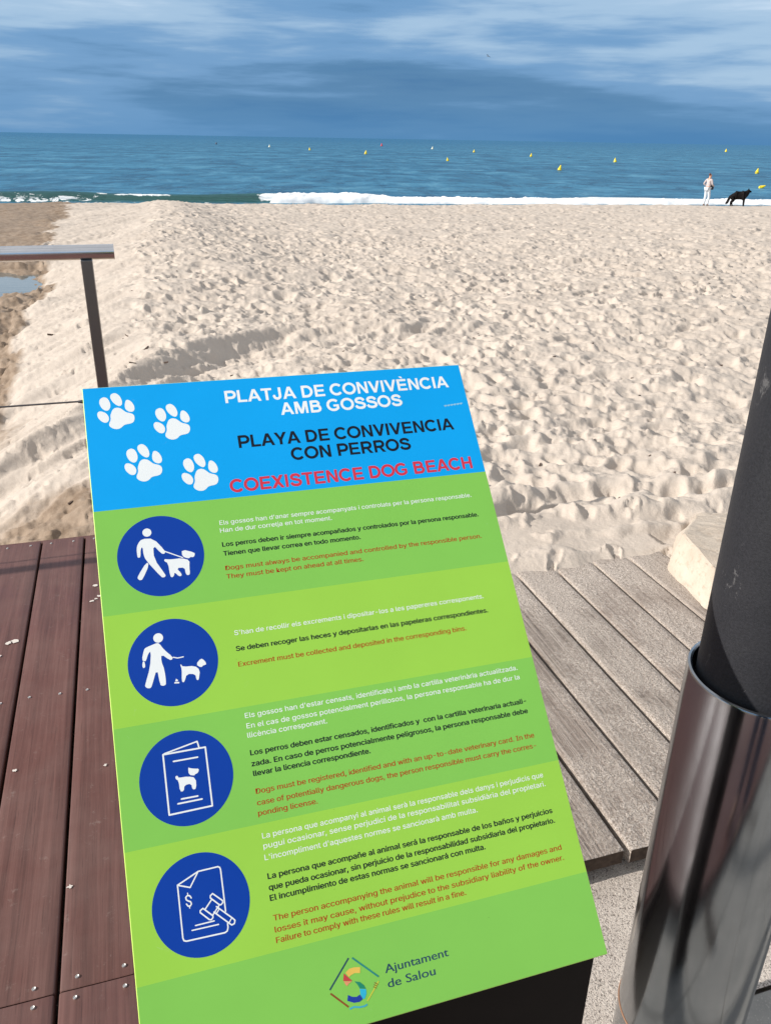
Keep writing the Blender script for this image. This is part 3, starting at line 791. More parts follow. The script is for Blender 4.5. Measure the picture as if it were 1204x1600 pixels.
m_navy = vinyl('royal_blue_vinyl', (0.002, 0.050, 0.36), 0.45)
m_white = vinyl('white_print', (0.86, 0.90, 0.90))
m_ink = vinyl('black_print', (0.008, 0.012, 0.022))
m_red = vinyl('brick_red_print', (0.42, 0.050, 0.010))
m_tred = vinyl('coral_red_print', (0.66, 0.040, 0.070))
m_core = plain('panel_core', (0.60, 0.85, 0.16), 0.4)
m_ped = plain('pedestal_metal', (0.010, 0.006, 0.005), 0.6, 0.0, 0.1, 12, spec=0.12)
TH_P = 0.006
bm = box_bm(SW, SH, TH_P, 0.0008); bmesh.ops.translate(bm, verts=bm.verts, vec=(SW / 2, -SH / 2, -TH_P / 2))
on_sign('panel', bm_mesh('panel', bm, m_core))
mm = SN / 1000.0
def band(name, y0, y1, mt):
    z = 0.00008; e = 0.7 * mm
    me = mesh_py(name, [(e, -y0 * mm, z), (e, -y1 * mm, z), (SW - e, -y1 * mm, z), (SW - e, -y0 * mm, z)], [(0, 1, 2, 3)], mt)
    return on_sign(name, me)
band('blue_header', 0.8, 164.0, m_blue)
for i, (a, b_) in enumerate(((164.0, 291.0), (291.0, 416.4), (416.4, 542.0), (542.0, 667.5), (667.5, 753.5))):
    band('green_band', a, b_, m_gl if i % 2 else m_gd)

# --- print: every primitive sits a hair above the one before, so none share a plane
class Ink:
    def __init__(s, z): s.vs = []; s.fs = []; s.z = z; s.k = 0
    def poly(s, pts):
        z = s.z + (s.k % 24) * 0.0000025; s.k += 1
        n0 = len(s.vs)
        from mathutils.geometry import tessellate_polygon
        v3 = [Vector((x * mm, -y * mm, 0)) for x, y in pts]
        s.vs += [(q.x, q.y, z) for q in v3]
        for t in tessellate_polygon([v3]):
            a, b_, c_ = (v3[i] for i in t)
            cr = (b_ - a).cross(c_ - a).z
            s.fs.append(tuple(n0 + i for i in (t if cr > 0 else t[::-1])))
    def circle(s, cx, cy, r, n=24): s.poly([(cx + r * math.cos(2 * math.pi * i / n), cy + r * math.sin(2 * math.pi * i / n)) for i in range(n)])
    def stroke(s, pts, wd, caps=True):
        h = wd / 2
        for (x0, y0), (x1, y1) in zip(pts, pts[1:]):
            l = math.hypot(x1 - x0, y1 - y0)
            if l < 1e-6: continue
            nx, ny = -(y1 - y0) / l * h, (x1 - x0) / l * h
            s.poly([(x0 + nx, y0 + ny), (x1 + nx, y1 + ny), (x1 - nx, y1 - ny), (x0 - nx, y0 - ny)])
        for i, (x, y) in enumerate(pts):
            if caps or 0 < i < len(pts) - 1: s.circle(x, y, h, 10)
    def mesh(s, name, mt): return mesh_py(name, s.vs, s.fs, mt)
def smooth_poly(pts, it=2):
    for _ in range(it):
        q = []
        for i in range(len(pts)):
            (x0, y0), (x1, y1) = pts[i], pts[(i + 1) % len(pts)]
            q += [(x0 * .75 + x1 * .25, y0 * .75 + y1 * .25), (x0 * .25 + x1 * .75, y0 * .25 + y1 * .75)]
        pts = q
    return pts
ZT = 0.00014

TITLES = [
    ('PLATJA DE CONVIVÈNCIA', 170.0, 34.3, 477.7, 34.6, 'TW'),
    ('AMB GOSSOS', 240.0, 57.4, 406.1, 56.8, 'TW'),
    ('PLAYA DE CONVIVENCIA', 178.3, 98.2, 470.6, 99.0, 'TK'),
    ('CON PERROS', 243.2, 121.9, 404.3, 121.8, 'TK'),
    ('COEXISTENCE DOG BEACH', 161.2, 156.3, 484.7, 158.4, 'TR'),
]
LINES = [
    ("Els gossos han d'anar sempre acompanyats i controlats per la persona responsable.", 142.9, 197.0, 471.1, 198.2, 'W'),
    ('Han de dur corretja en tot moment.', 142.3, 206.9, 280.5, 207.9, 'W'),
    ('Los perros deben ir siempre acompañados y controlados por la persona responsable.', 142.6, 225.3, 474.3, 225.4, 'K'),
    ('Tienen que llevar correa en todo momento.', 142.5, 236.5, 311.9, 237.0, 'K'),
    ('Dogs must always be accompanied and controlled by the responsible person.', 142.4, 254.9, 471.4, 255.1, 'R'),
    ('They must be kept on ahead at all times.', 142.3, 265.5, 310.1, 265.5, 'R'),
    ("S'han de recollir els excrements i dipositar-los a les papereres corresponents.", 142.1, 334.3, 454.5, 333.5, 'W'),
    ('Se deben recoger las heces y depositarlas en las papeleras correspondientes.', 141.6, 352.5, 455.7, 352.4, 'K'),
    ('Excrement must be collected and deposited in the corresponding bins.', 141.7, 370.9, 422.2, 370.2, 'R'),
    ("Els gossos han d'estar censats, identificats i amb la cartilla veterinària actualitzada.", 141.0, 429.3, 476.1, 428.4, 'W'),
    ('En el cas de gossos potencialment perillosos, la persona responsable ha de dur la', 141.2, 439.6, 475.9, 441.1, 'W'),
    ('llicència corresponent.', 140.7, 450.3, 231.5, 450.7, 'W'),
    ('Los perros deben estar censados, identificados y  con la cartilla veterinaria actuali-', 141.2, 469.8, 476.7, 469.6, 'K'),
    ('zada. En caso de perros potencialmente peligrosos, la persona responsable debe', 140.9, 481.0, 475.7, 482.1, 'K'),
    ('llevar la licencia correspondiente.', 141.3, 491.9, 274.8, 492.1, 'K'),
    ('Dogs must be registered, identified and with an up-to-date veterinary card. In the', 141.3, 510.2, 476.3, 511.4, 'R'),
    ('case of potentially dangerous dogs, the person responsible must carry the corres-', 140.9, 521.6, 475.6, 524.2, 'R'),
    ('ponding license.', 140.5, 533.3, 206.0, 534.0, 'R'),
    ('La persona que acompanyi al animal serà la responsable dels danys i perjudicis que', 141.4, 556.3, 475.1, 557.9, 'W'),
    ('pugui ocasionar, sense perjudici de la responsabilitat subsidiària del propietari.', 141.2, 566.6, 475.4, 568.2, 'W'),
    ("L'incompliment d'aquestes normes se sancionarà amb multa.", 140.8, 577.7, 385.7, 580.2, 'W'),
    ('La persona que acompañe al animal será la responsable de los baños y perjuicios', 141.3, 596.6, 475.6, 598.9, 'K'),
    ('que pueda ocasionar, sin perjuicio de la responsabilidad subsidiaria del propietario.', 140.9, 607.7, 475.7, 609.7, 'K'),
    ('El incumplimiento de estas normas se sancionará con multa.', 140.5, 618.8, 385.4, 619.2, 'K'),
    ('The person accompanying the animal will be responsible for any damages and', 141.0, 637.4, 475.8, 639.6, 'R'),
    ('losses it may cause, without prejudice to the subsidiary liability of the owner.', 140.9, 648.3, 475.7, 650.9, 'R'),
    ('Failure to comply with these rules will result in a fine.', 140.8, 659.2, 351.8, 660.2, 'R'),
    ('Ajuntament', 247.8, 712.9, 318.9, 713.9, 'L'),
    ('de Salou', 248.1, 726.8, 300.8, 727.8, 'L'),
]
PAW = [('P', 0, [(21.9, 15.1), (25.5, 14.0), (29.4, 16.6), (31.7, 23.5), (31.2, 29.3), (28.4, 33.3), (24.8, 33.0), (20.8, 29.2), (18.5, 22.4), (19.4, 17.3)]), ('P', 0, [(34.9, 9.9), (39.0, 9.3), (43.5, 13.5), (45.7, 20.3), (45.6, 25.3), (43.2, 28.2), (39.8, 27.4), (35.0, 22.8), (32.1, 16.4), (32.5, 12.1)]), ('P', 0, [(50.6, 20.2), (53.6, 20.0), (57.4, 23.6), (59.8, 30.0), (59.4, 34.7), (56.7, 37.3), (52.1, 36.5), (48.4, 32.4), (48.3, 26.7), (49.6, 22.1)]), ('P', 0, [(17.2, 33.5), (20.0, 33.3), (25.4, 36.1), (28.5, 41.5), (28.1, 46.6), (25.4, 49.6), (20.9, 48.8), (16.4, 43.7), (15.0, 39.0), (15.5, 35.3)]), ('P', 0, [(31.6, 36.4), (33.8, 31.6), (38.0, 29.6), (42.5, 30.7), (45.7, 33.6), (49.0, 37.2), (55.3, 39.1), (58.3, 41.7), (58.6, 46.9), (56.6, 51.4), (53.2, 53.0), (47.9, 53.5), (44.6, 54.6), (41.9, 57.6), (37.9, 59.3), (33.0, 58.7), (28.5, 55.5), (27.4, 51.7), (30.5, 45.9), (30.2, 40.3)])]
IC1 = [('C', 36, [(57.9, 196.9)]), ('P', 0, [(51.4, 204.1), (64.4, 205.1), (75.8, 221.5), (75.7, 225.1), (73.2, 225.6), (70.9, 224.0), (63.3, 212.9), (62.6, 230.5), (72.7, 249.9), (73.6, 252.7), (71.1, 254.3), (68.3, 253.2), (53.1, 230.5), (51.3, 222.7), (51.3, 213.6), (48.8, 216.4), (47.8, 226.2), (45.7, 226.7), (44.3, 225.8), (44.3, 214.7), (46.9, 208.7)]), ('P', 0, [(53.7, 233.1), (56.6, 236.3), (47.7, 253.1), (44.5, 254.2), (42.1, 251.9), (42.4, 248.9)]), ('S', 9, [(75.0, 222.3), (95.0, 232.9)]), ('P', 0, [(95.0, 222.7), (109.5, 228.4), (109.1, 231.9), (107.0, 234.1), (103.9, 233.1), (101.9, 235.1), (94.6, 231.6)]), ('P', 0, [(74.1, 232.0), (77.5, 232.8), (81.8, 233.4), (93.8, 233.4), (102.5, 237.0), (101.3, 245.1), (101.1, 253.7), (99.2, 255.2), (97.2, 254.6), (96.1, 252.0), (95.8, 245.2), (86.4, 244.7), (91.4, 252.0), (91.4, 254.8), (88.4, 255.3), (83.8, 249.4), (82.8, 253.6), (80.5, 255.5), (78.4, 253.6), (77.7, 237.2), (73.8, 234.8)])]
IC2 = [('C', 54, [(57.4, 324.0)]), ('P', 0, [(52.7, 330.2), (55.5, 329.5), (58.1, 330.6), (61.9, 337.8), (71.1, 348.3), (69.8, 350.7), (67.4, 351.1), (58.8, 342.9), (58.0, 350.9), (60.4, 360.5), (60.7, 376.3), (58.9, 378.3), (56.0, 378.2), (54.0, 376.7), (52.5, 357.6), (44.9, 377.2), (43.1, 378.7), (40.0, 378.2), (38.0, 376.0), (38.2, 374.0), (45.3, 356.0), (48.1, 337.9), (45.2, 339.5), (41.9, 347.2), (40.8, 348.3), (37.3, 346.3), (40.8, 334.7), (43.1, 332.8)]), ('P', 0, [(38.3, 347.7), (40.0, 348.2), (40.5, 353.1), (39.5, 355.4), (37.7, 355.1), (37.2, 352.6)]), ('S', 12, [(71.3, 348.4), (75.9, 350.0), (82.3, 349.6)]), ('P', 0, [(101.1, 354.3), (104.4, 356.9), (106.5, 361.0), (105.5, 362.7), (103.0, 362.5), (100.2, 364.9), (94.9, 360.5)]), ('P', 0, [(78.6, 357.5), (80.6, 360.9), (93.5, 361.6), (98.7, 367.4), (96.2, 377.6), (94.7, 378.4), (93.5, 377.2), (93.0, 371.0), (83.8, 369.4), (80.5, 377.3), (79.0, 378.2), (77.4, 376.6), (79.1, 363.5), (77.9, 358.4)]), ('P', 0, [(71.7, 372.8), (73.7, 374.7), (73.0, 376.0), (70.4, 375.6)]), ('P', 0, [(69.6, 376.3), (74.8, 376.9), (74.6, 378.5), (69.2, 377.8)])]
IC3 = [('S', 17, [(49.0, 451.8), (94.0, 452.0), (93.8, 513.7), (48.8, 514.2), (49.0, 451.8)]), ('S', 15, [(50.4, 451.1), (86.1, 444.4), (87.3, 450.8)]), ('S', 16, [(59.1, 460.8), (84.7, 461.0)]), ('S', 16, [(63.0, 500.7), (80.0, 500.9)]), ('S', 16, [(58.9, 504.8), (84.0, 504.8)]), ('P', 0, [(73.4, 469.6), (75.3, 471.0), (80.4, 472.5), (84.6, 473.1), (83.8, 476.4), (81.4, 478.0), (79.8, 478.1), (79.2, 479.5), (73.3, 477.6)]), ('P', 0, [(59.1, 476.9), (60.8, 476.0), (62.1, 477.1), (62.3, 478.7), (71.7, 478.9), (80.1, 481.7), (79.6, 493.2), (75.3, 493.6), (74.8, 486.9), (67.5, 487.3), (66.4, 493.2), (62.3, 493.0), (62.1, 481.7), (59.4, 479.4)])]
IC4 = [('S', 14, [(94.0, 618.5), (94.1, 578.5), (93.6, 576.0), (91.8, 574.7), (71.4, 575.0), (49.4, 583.7), (49.1, 633.5), (49.9, 636.2), (52.1, 637.2), (90.8, 638.1), (93.3, 637.0), (94.4, 634.0), (94.5, 630.4)]), ('S', 13, [(49.4, 583.7), (61.6, 588.5), (71.4, 575.0)]), ('S', 12, [(62.7, 625.0), (81.6, 624.9)]), ('S', 12, [(58.8, 628.7), (85.4, 629.1)]), ('S', 13, [(61.6, 598.6), (60.3, 596.1), (57.9, 595.5), (56.2, 596.8), (56.5, 599.3), (58.4, 600.8), (60.6, 602.0), (61.1, 604.1), (60.0, 605.7), (57.7, 605.6), (56.2, 603.2)]), ('S', 10, [(58.5, 593.3), (58.6, 595.7)]), ('S', 10, [(58.8, 605.6), (59.0, 607.7)]), ('S', 13, [(83.1, 599.1), (92.2, 607.8), (92.4, 609.6), (90.4, 611.4), (88.5, 611.0), (80.5, 602.8), (80.6, 600.8), (83.1, 599.1)]), ('S', 13, [(71.9, 610.8), (80.9, 619.9), (80.7, 621.6), (78.9, 623.2), (76.9, 622.6), (68.8, 614.2), (69.0, 612.3), (71.9, 610.8)]), ('S', 13, [(81.7, 604.3), (74.1, 612.0)]), ('S', 13, [(88.6, 611.2), (81.2, 618.9)]), ('S', 13, [(85.4, 612.1), (100.5, 626.9), (102.2, 629.1), (101.2, 631.9), (98.4, 632.6), (96.3, 630.6), (82.3, 616.7)]), ('S', 11, [(88.0, 614.9), (84.8, 618.4)]), ('S', 11, [(99.0, 626.5), (96.0, 629.9)])]
LOGO = [('navy', 9, [(211.9, 690.4), (187.5, 714.7)]), ('teal', 9, [(215.6, 691.0), (239.9, 714.7)]), ('brown', 9, [(187.6, 717.9), (203.7, 734.2)]), ('sea', 9, [(204.6, 736.3), (209.2, 735.5), (214.9, 737.2), (220.3, 737.5), (223.3, 736.6)]), ('yellow', 7, [(239.1, 718.7), (231.4, 726.5), (223.9, 733.7)]), ('brown', 4, [(234.5, 719.0), (237.9, 721.5)]), ('brown', 4, [(233.5, 720.7), (236.7, 722.9)]), ('brown', 4, [(232.5, 722.4), (235.7, 724.6)]), ('Pamber', 0, [(222.4, 701.4), (221.3, 706.8), (215.8, 705.5), (212.1, 706.3), (209.0, 707.8), (206.3, 703.0), (210.7, 700.3), (215.5, 700.1)]), ('Pred', 0, [(204.4, 703.1), (212.0, 712.1), (202.5, 709.9)]), ('Ppink', 0, [(203.1, 710.3), (211.6, 712.3), (208.2, 713.5), (205.6, 715.4), (204.1, 713.3)]), ('Pgreen', 0, [(214.1, 712.9), (219.5, 714.8), (223.2, 718.8), (224.5, 722.4), (218.4, 720.7), (216.6, 716.6)]), ('Pcyan', 0, [(218.3, 720.9), (224.7, 722.8), (224.3, 726.8), (221.8, 730.9), (219.7, 730.7), (218.0, 726.1)]), ('Pblue', 0, [(205.1, 723.5), (209.0, 726.1), (213.6, 727.3), (217.4, 726.0), (219.6, 730.9), (215.8, 732.5), (209.9, 731.9), (203.5, 728.6)])]
for i, (dx_, dy_) in enumerate(((0, 0), (64.8, 20.3), (25.4, 72.5), (90.5, 92.0))):
    ink = Ink(ZT)
    for _, _, pts in PAW:
        ink.poly(smooth_poly([(x + dx_, y + dy_) for x, y in pts]))
    on_sign('paw_print', ink.mesh('paw_print', m_white))
for i, (items, cy) in enumerate(((IC1, 227.0), (IC2, 353.4), (IC3, 479.8), (IC4, 606.4))):
    ink = Ink(ZT); ink.circle(71.0, cy, 49.3, 72)
    disc = on_sign('pictogram', ink.mesh('pictogram', m_navy))
    ink = Ink(ZT + 0.00008)
    px2mm = (0.1425, 0.1000, 0.1010, 0.1010)[i]
    for kind, wd, pts in items:
        if kind == 'C': ink.circle(pts[0][0], pts[0][1], wd * px2mm)
        elif kind == 'P': ink.poly(smooth_poly(pts, 1) if len(pts) > 5 else pts)
        else: ink.stroke(pts, max(wd * px2mm, 0.9))
    if i == 2: pass
    o = bpy.data.objects.new('figure', ink.mesh('figure', m_white)); COL.objects.link(o); o.parent = disc
# town hall emblem
LC = {'navy': (0.012, 0.06, 0.10), 'teal': (0.01, 0.24, 0.20), 'brown': (0.27, 0.07, 0.01), 'sea': (0.05, 0.42, 0.55), 'yellow': (0.62, 0.62, 0.05),
      'Pamber': (0.80, 0.52, 0.09), 'Pred': (0.55, 0.05, 0.05), 'Ppink': (0.75, 0.30, 0.14), 'Pgreen': (0.005, 0.24, 0.13), 'Pcyan': (0.02, 0.45, 0.68), 'Pblue': (0.004, 0.035, 0.33)}
emb = None
for kind, wd, pts in LOGO:
    ink = Ink(ZT + 0.00007 * (emb is not None))
    if kind[0] == 'P': ink.poly(pts)
    else: ink.stroke(pts, wd * 0.185, False)
    me = ink.mesh('emblem', plain('print_' + kind.lower().lstrip('p'), LC[kind], 0.4))
    if emb is None: emb = on_sign('emblem', me)
    else:
        o = bpy.data.objects.new('emblem_stroke', me); COL.objects.link(o); o.parent = emb

# --- heavy capitals of the heading, drawn as strokes (cap height 1)
def arc(cx, cy, rx, ry, a0, a1, n=16): return [(cx + rx * math.cos(math.radians(a0 + (a1 - a0) * i / n)), cy + ry * math.sin(math.radians(a0 + (a1 - a0) * i / n))) for i in range(n + 1)]
def quad(*p): return ('q', list(p))
def st(*p): return ('s', list(p))
GL = {
 ' ': (0.34, []),
 'I': (0.38, [quad((.09, 0), (.29, 0), (.29, 1), (.09, 1))]),
 'P': (0.90, [quad((.09, 0), (.29, 0), (.29, 1), (.09, 1)), st((.2, .91), (.56, .91), *arc(.56, .66, .25, .25, 90, -90, 12), (.2, .41))]),
 'R': (0.98, [quad((.09, 0), (.29, 0), (.29, 1), (.09, 1)), st((.2, .91), (.58, .91), *arc(.58, .68, .23, .23, 90, -90, 12), (.2, .45)), quad((.42, .45), (.62, .45), (.95, 0), (.70, 0))]),
 'L': (0.82, [quad((.09, 0), (.29, 0), (.29, 1), (.09, 1)), quad((.2, 0), (.78, 0), (.78, .18), (.2, .18))]),
 'A': (0.98, [quad((.0, 0), (.215, 0), (.585, 1), (.38, 1)), quad((.98, 0), (.765, 0), (.395, 1), (.60, 1)), quad((.22, .22), (.76, .22), (.76, .39), (.22, .39))]),
 'T': (0.85, [quad((.03, .82), (.82, .82), (.82, 1), (.03, 1)), quad((.325, 0), (.525, 0), (.525, .9), (.325, .9))]),
 'J': (0.76, [st((.55, 1), (.55, .32), *arc(.33, .31, .22, .23, 0, -180, 14), (.11, .33))]),
 'D': (0.99, [quad((.09, 0), (.29, 0), (.29, 1), (.09, 1)), st((.2, .91), (.46, .91), *arc(.46, .5, .38, .41, 90, -90, 18), (.2, .09))]),
 'E': (0.90, [quad((.09, 0), (.29, 0), (.29, 1), (.09, 1))] + [quad((.2, y), (w_, y), (w_, y + .18), (.2, y + .18)) for y, w_ in ((0, .85), (.41, .79), (.82, .83))]),
 'C': (0.99, [st(*arc(.52, .5, .41, .42, 42, 318, 26))]),
 'O': (1.06, [st(*arc(.53, .5, .42, .42, 0, 360, 32))]),
 'G': (1.06, [st(*arc(.52, .5, .42, .42, 44, 318, 26)), quad((.52, .36), (.94, .36), (.94, .53), (.52, .53)), quad((.75, .12), (.94, .16), (.94, .45), (.75, .45))]),
 'N': (0.99, [quad((.09, 0), (.28, 0), (.28, 1), (.09, 1)), quad((.71, 0), (.90, 0), (.90, 1), (.71, 1)), quad((.09, 1), (.30, 1), (.90, 0), (.69, 0))]),
 'M': (1.16, [quad((.09, 0), (.27, 0), (.27, 1), (.09, 1)), quad((.89, 0), (1.07, 0), (1.07, 1), (.89, 1)), quad((.13, 1), (.37, 1), (.68, 0), (.48, 0)), quad((1.03, 1), (.79, 1), (.48, 0), (.68, 0))]),
 'V': (0.91, [quad((.0, 1), (.215, 1), (.56, 0), (.35, 0)), quad((.91, 1), (.695, 1), (.35, 0), (.56, 0))]),
 'Y': (0.91, [quad((.0, 1), (.235, 1), (.555, .40), (.355, .38)), quad((.91, 1), (.675, 1), (.355, .40), (.555, .38)), quad((.355, 0), (.555, 0), (.555, .46), (.355, .46))]),
 'X': (0.91, [quad((.02, 1), (.26, 1), (.90, 0), (.66, 0)), quad((.89, 1), (.65, 1), (.01, 0), (.25, 0))]),
 'H': (0.99, [quad((.09, 0), (.29, 0), (.29, 1), (.09, 1)), quad((.70, 0), (.90, 0), (.90, 1), (.70, 1)), quad((.2, .42), (.8, .42), (.8, .60), (.2, .60))]),
 'B': (0.99, [quad((.09, 0), (.29, 0), (.29, 1), (.09, 1)), st((.2, .91), (.54, .91), *arc(.54, .725, .20, .185, 90, -90, 10), (.2, .54)), st((.2, .54), (.58, .54), *arc(.58, .315, .24, .225, 90, -90, 12), (.2, .09))]),
 'S': (0.91, [st((.78, .70), (.70, .83), (.58, .90), (.43, .91), (.27, .87), (.18, .76), (.20, .64), (.31, .57), (.50, .52), (.68, .46), (.79, .36), (.79, .24), (.70, .13), (.55, .085), (.38, .09), (.22, .15), (.12, .30))]),
}
GL['È'] = (0.90, GL['E'][1] + [quad((.30, 1.24), (.52, 1.24), (.62, 1.07), (.49, 1.07))])
def heading(text, x0, x1, y, cap, mt):
    tot = sum(GL[c][0] for c in text); k = (x1 - x0) / (tot * cap)
    ink = Ink(ZT); x = x0
    for ch in text:
        wd, items = GL[ch]
        for kind, pts in items:
            q = [(x + px * cap * k, y - py * cap) for px, py in pts]
            if kind == 'q': ink.poly(q)
            else: ink.stroke(q, 0.205 * cap, False)
        x += wd * cap * k
    on_sign('heading_line', ink.mesh('heading_line', mt))
for text, x0, y0, x1, y1, code in TITLES:
    heading(text, x0, x1, (y0 + y1) / 2, {'TW': 17.4, 'TK': 17.2, 'TR': 17.2}[code], {'TW': m_white, 'TK': m_ink, 'TR': m_tred}[code])

try:
    import os
    sans = bpy.data.fonts.load(os.path.join(bpy.utils.system_resource('DATAFILES'), 'fonts', 'Inter.woff2'))
except Exception:
    sans = None
def text_verts(body, font):
    cu = bpy.data.curves.new('lettering', 'FONT'); cu.body = body; cu.size = 1.0; cu.resolution_u = 3
    if font: cu.font = font
    o = bpy.data.objects.new('lettering', cu); COL.objects.link(o)
    dg = bpy.context.evaluated_depsgraph_get(); dg.update()
    me = bpy.data.meshes.new_from_object(o.evaluated_get(dg))
    co = np.empty(len(me.vertices) * 3, dtype=np.float32); me.vertices.foreach_get('co', co); co = co.reshape(-1, 3)
    fs = [tuple(p_.vertices) for p_ in me.polygons]
    bpy.data.objects.remove(o); bpy.data.curves.remove(cu); bpy.data.meshes.remove(me)
    return co, fs
for body, x0, y0, x1, y1, code in LINES:
    co, fs = text_verts(body, None if code == 'L' else sans)
    size = {'L': 11.6}.get(code, 10.9)
    mnx, mxx = co[:, 0].min(), co[:, 0].max()
    y = (y0 + y1) / 2
    offs = {'K': [(0, 0), (.30, 0), (-.30, 0), (0, .16), (0, -.16)], 'R': [(0, 0), (.16, 0), (-.16, 0)], 'W': [(0, 0), (.10, 0)], 'L': [(0, 0), (.16, 0), (-.16, 0)]}[code]
    vs = []; ff = []
    for k, (ox, oy) in enumerate(offs):
        n0 = len(vs)
        X_ = (x0 + (co[:, 0] - mnx) / (mxx - mnx) * (x1 - x0) + ox) * mm
        Y_ = (-y + co[:, 1] * size + oy) * mm
        vs += [(a, b_, ZT + 0.000006 * k) for a, b_ in zip(X_.tolist(), Y_.tolist())]
        ff += [tuple(n0 + i for i in f) for f in fs]
    on_sign('lettering', mesh_py('lettering', vs, ff, {'K': m_ink, 'R': m_red, 'W': m_white, 'L': plain('navy_print', (0.006, 0.05, 0.10), 0.4)}[code]))
# scuff near the heading
ink = Ink(ZT)
for i in range(6):
    a = 463 + i * 4.6; ink.poly([(a, 62 - i * .35), (a + 3.5, 60.8 - i * .3), (a + 5.8, 62.2 - i * .4), (a + 2.5, 64.0 - i * .3)])
on_sign('scuff_mark', ink.mesh('scuff_mark', plain('scuff', (0.25, 0.55, 0.75), 0.6)))

# pedestal: slim dark metal box under the panel's lower edge, with folded top and base plate
bz = BLp.z
bm = bmesh.new()
dw = 0.085
slope = -e2v.z / math.hypot(e2v.x, e2v.y)
def ztop(d): return bz - 0.008 + d * slope
for x in (-SW / 2 + 0.004, SW / 2 - 0.005):
    for d, top in ((0.010, False), (0.010 + dw, False), (0.010 + dw, True), (0.010, True)):
        bm.verts.new((x, d, ztop(d) if top else 0.006))
vv = list(bm.verts)
for f in ((0, 1, 2, 3), (7, 6, 5, 4), (0, 3, 7, 4), (1, 5, 6, 2), (3, 2, 6, 7), (0, 4, 5, 1)): bm.faces.new([vv[i] for i in f])
bmesh.ops.recalc_face_normals(bm, faces=bm.faces)
bmesh.ops.bevel(bm, geom=list(bm.edges), offset=0.0025, segments=2, affect='EDGES')
link('pedestal', bm_mesh('pedestal', bm, m_ped), sign)
link('base_plate', bm_mesh('base_plate', box_bm(SW + 0.03, 0.16, 0.006, 0.001), m_ped), sign, (0, 0.055, 0.0035))
for x in (-0.12, 0.12):
    o = link('support_rib', bm_mesh('support_rib', box_bm(0.02, 0.30, 0.02, 0.002), m_ped), sign, (x, 0.17, ztop(0.17) - 0.012)); o.rotation_euler = (math.atan(slope), 0, 0)

# ------------------------------------------------------------------ buoys
def buoy_proto(name, colr, label):
    my = plain(name + '_plastic', colr, 0.35)
    mk = plain(name + '_band', tuple(x * 0.25 for x in colr), 0.5)
    me = lathe(name, [(0, -0.30), (0.22, -0.26), (0.36, -0.12), (0.40, 0.02), (0.36, 0.14), (0.24, 0.42), (0.13, 0.72), (0.085, 0.84), (0.05, 0.88), (0, 0.89)], my, 20)
    ring_ = lathe(name + '_ring', [(0.405, -0.02), (0.42, 0.0), (0.42, 0.04), (0.385, 0.07)], mk, 20)
    top = tube_mesh(name + '_eye', [(0.05 * math.cos(a), 0, 0.92 + 0.05 * math.sin(a)) for a in [math.radians(x) for x in range(-60, 241, 30)]], 0.013, mk, 6)
    return me, ring_, top
PY = buoy_proto('yellow_buoy', (0.78, 0.60, 0.015), '')
PR = buoy_proto('red_buoy', (0.55, 0.02, 0.05), '')
PD = buoy_proto('dark_buoy', (0.03, 0.03, 0.06), '')
PW = buoy_proto('white_buoy', (0.75, 0.74, 0.55), '')
B = [(-11.14, 363, PD, 1.4, (8, 0), 'small dark buoy, farthest left of the buoys out at sea'),
     (-7.82, 291, PW, 1.25, (6, 5), 'pale buoy far out, second from the left'),
     (-5.26, 236, PY, 1.1, (-8, 4), 'tiny yellow buoy between the pale buoy and the centre of the sea'),
     (-1.68, 193, PY, 1.25, (10, 4), 'small yellow buoy just below and left of the red buoy'),
     (-0.66, 402, PR, 2.0, (3, 0), 'red buoy near the horizon, the only red one'),
     (2.60, 310, PW, 1.5, (5, 3), 'pale far buoy right of the red one, near the horizon'),
     (3.62, 144, PY, 0.85, (-12, 6), 'yellow buoy floating below the pale far one right of centre'),
     (5.27, 252, PY, 1.2, (4, 4), 'tiny far yellow buoy over the dog beach sign corner, high on the sea'),
     (8.90, 199, PY, 1.15, (6, -5), 'small yellow buoy left of and above the large cone buoy'),
     (10.76, 107, PY, 1.0, (10, 4), 'yellow cone buoy, second largest, right of the centre'),
     (14.13, 160, PY, 1.15, (-6, 2), 'yellow buoy between the cone buoy and the person'),
     (20.52, 440, PY, 2.2, (0, 0), 'far yellow buoy near the horizon above the black dog'),
     (22.46, 117, PY, 0.90, (8, 0), 'yellow upright buoy above the nearest one at the right edge'),
     (22.81, 76, PY, 0.68, (62, 20), 'nearest yellow buoy lying tilted on the water by the right edge')]
for be, D, (me, rg, tp), sc_f, (tx, ty), lab in B:
    a = math.radians(be)
    e = empty('buoy', (D * math.sin(a), D * math.cos(a), ZW + 0.05)); e.scale = (sc_f * 0.66,) * 3
    e.rotation_euler = (math.radians(ty), math.radians(tx), 0)
    tag(e, lab, 'buoy', 'marker buoys out on the sea')
    link('float', me, e); link('collar', rg, e); link('ring_eye', tp, e)

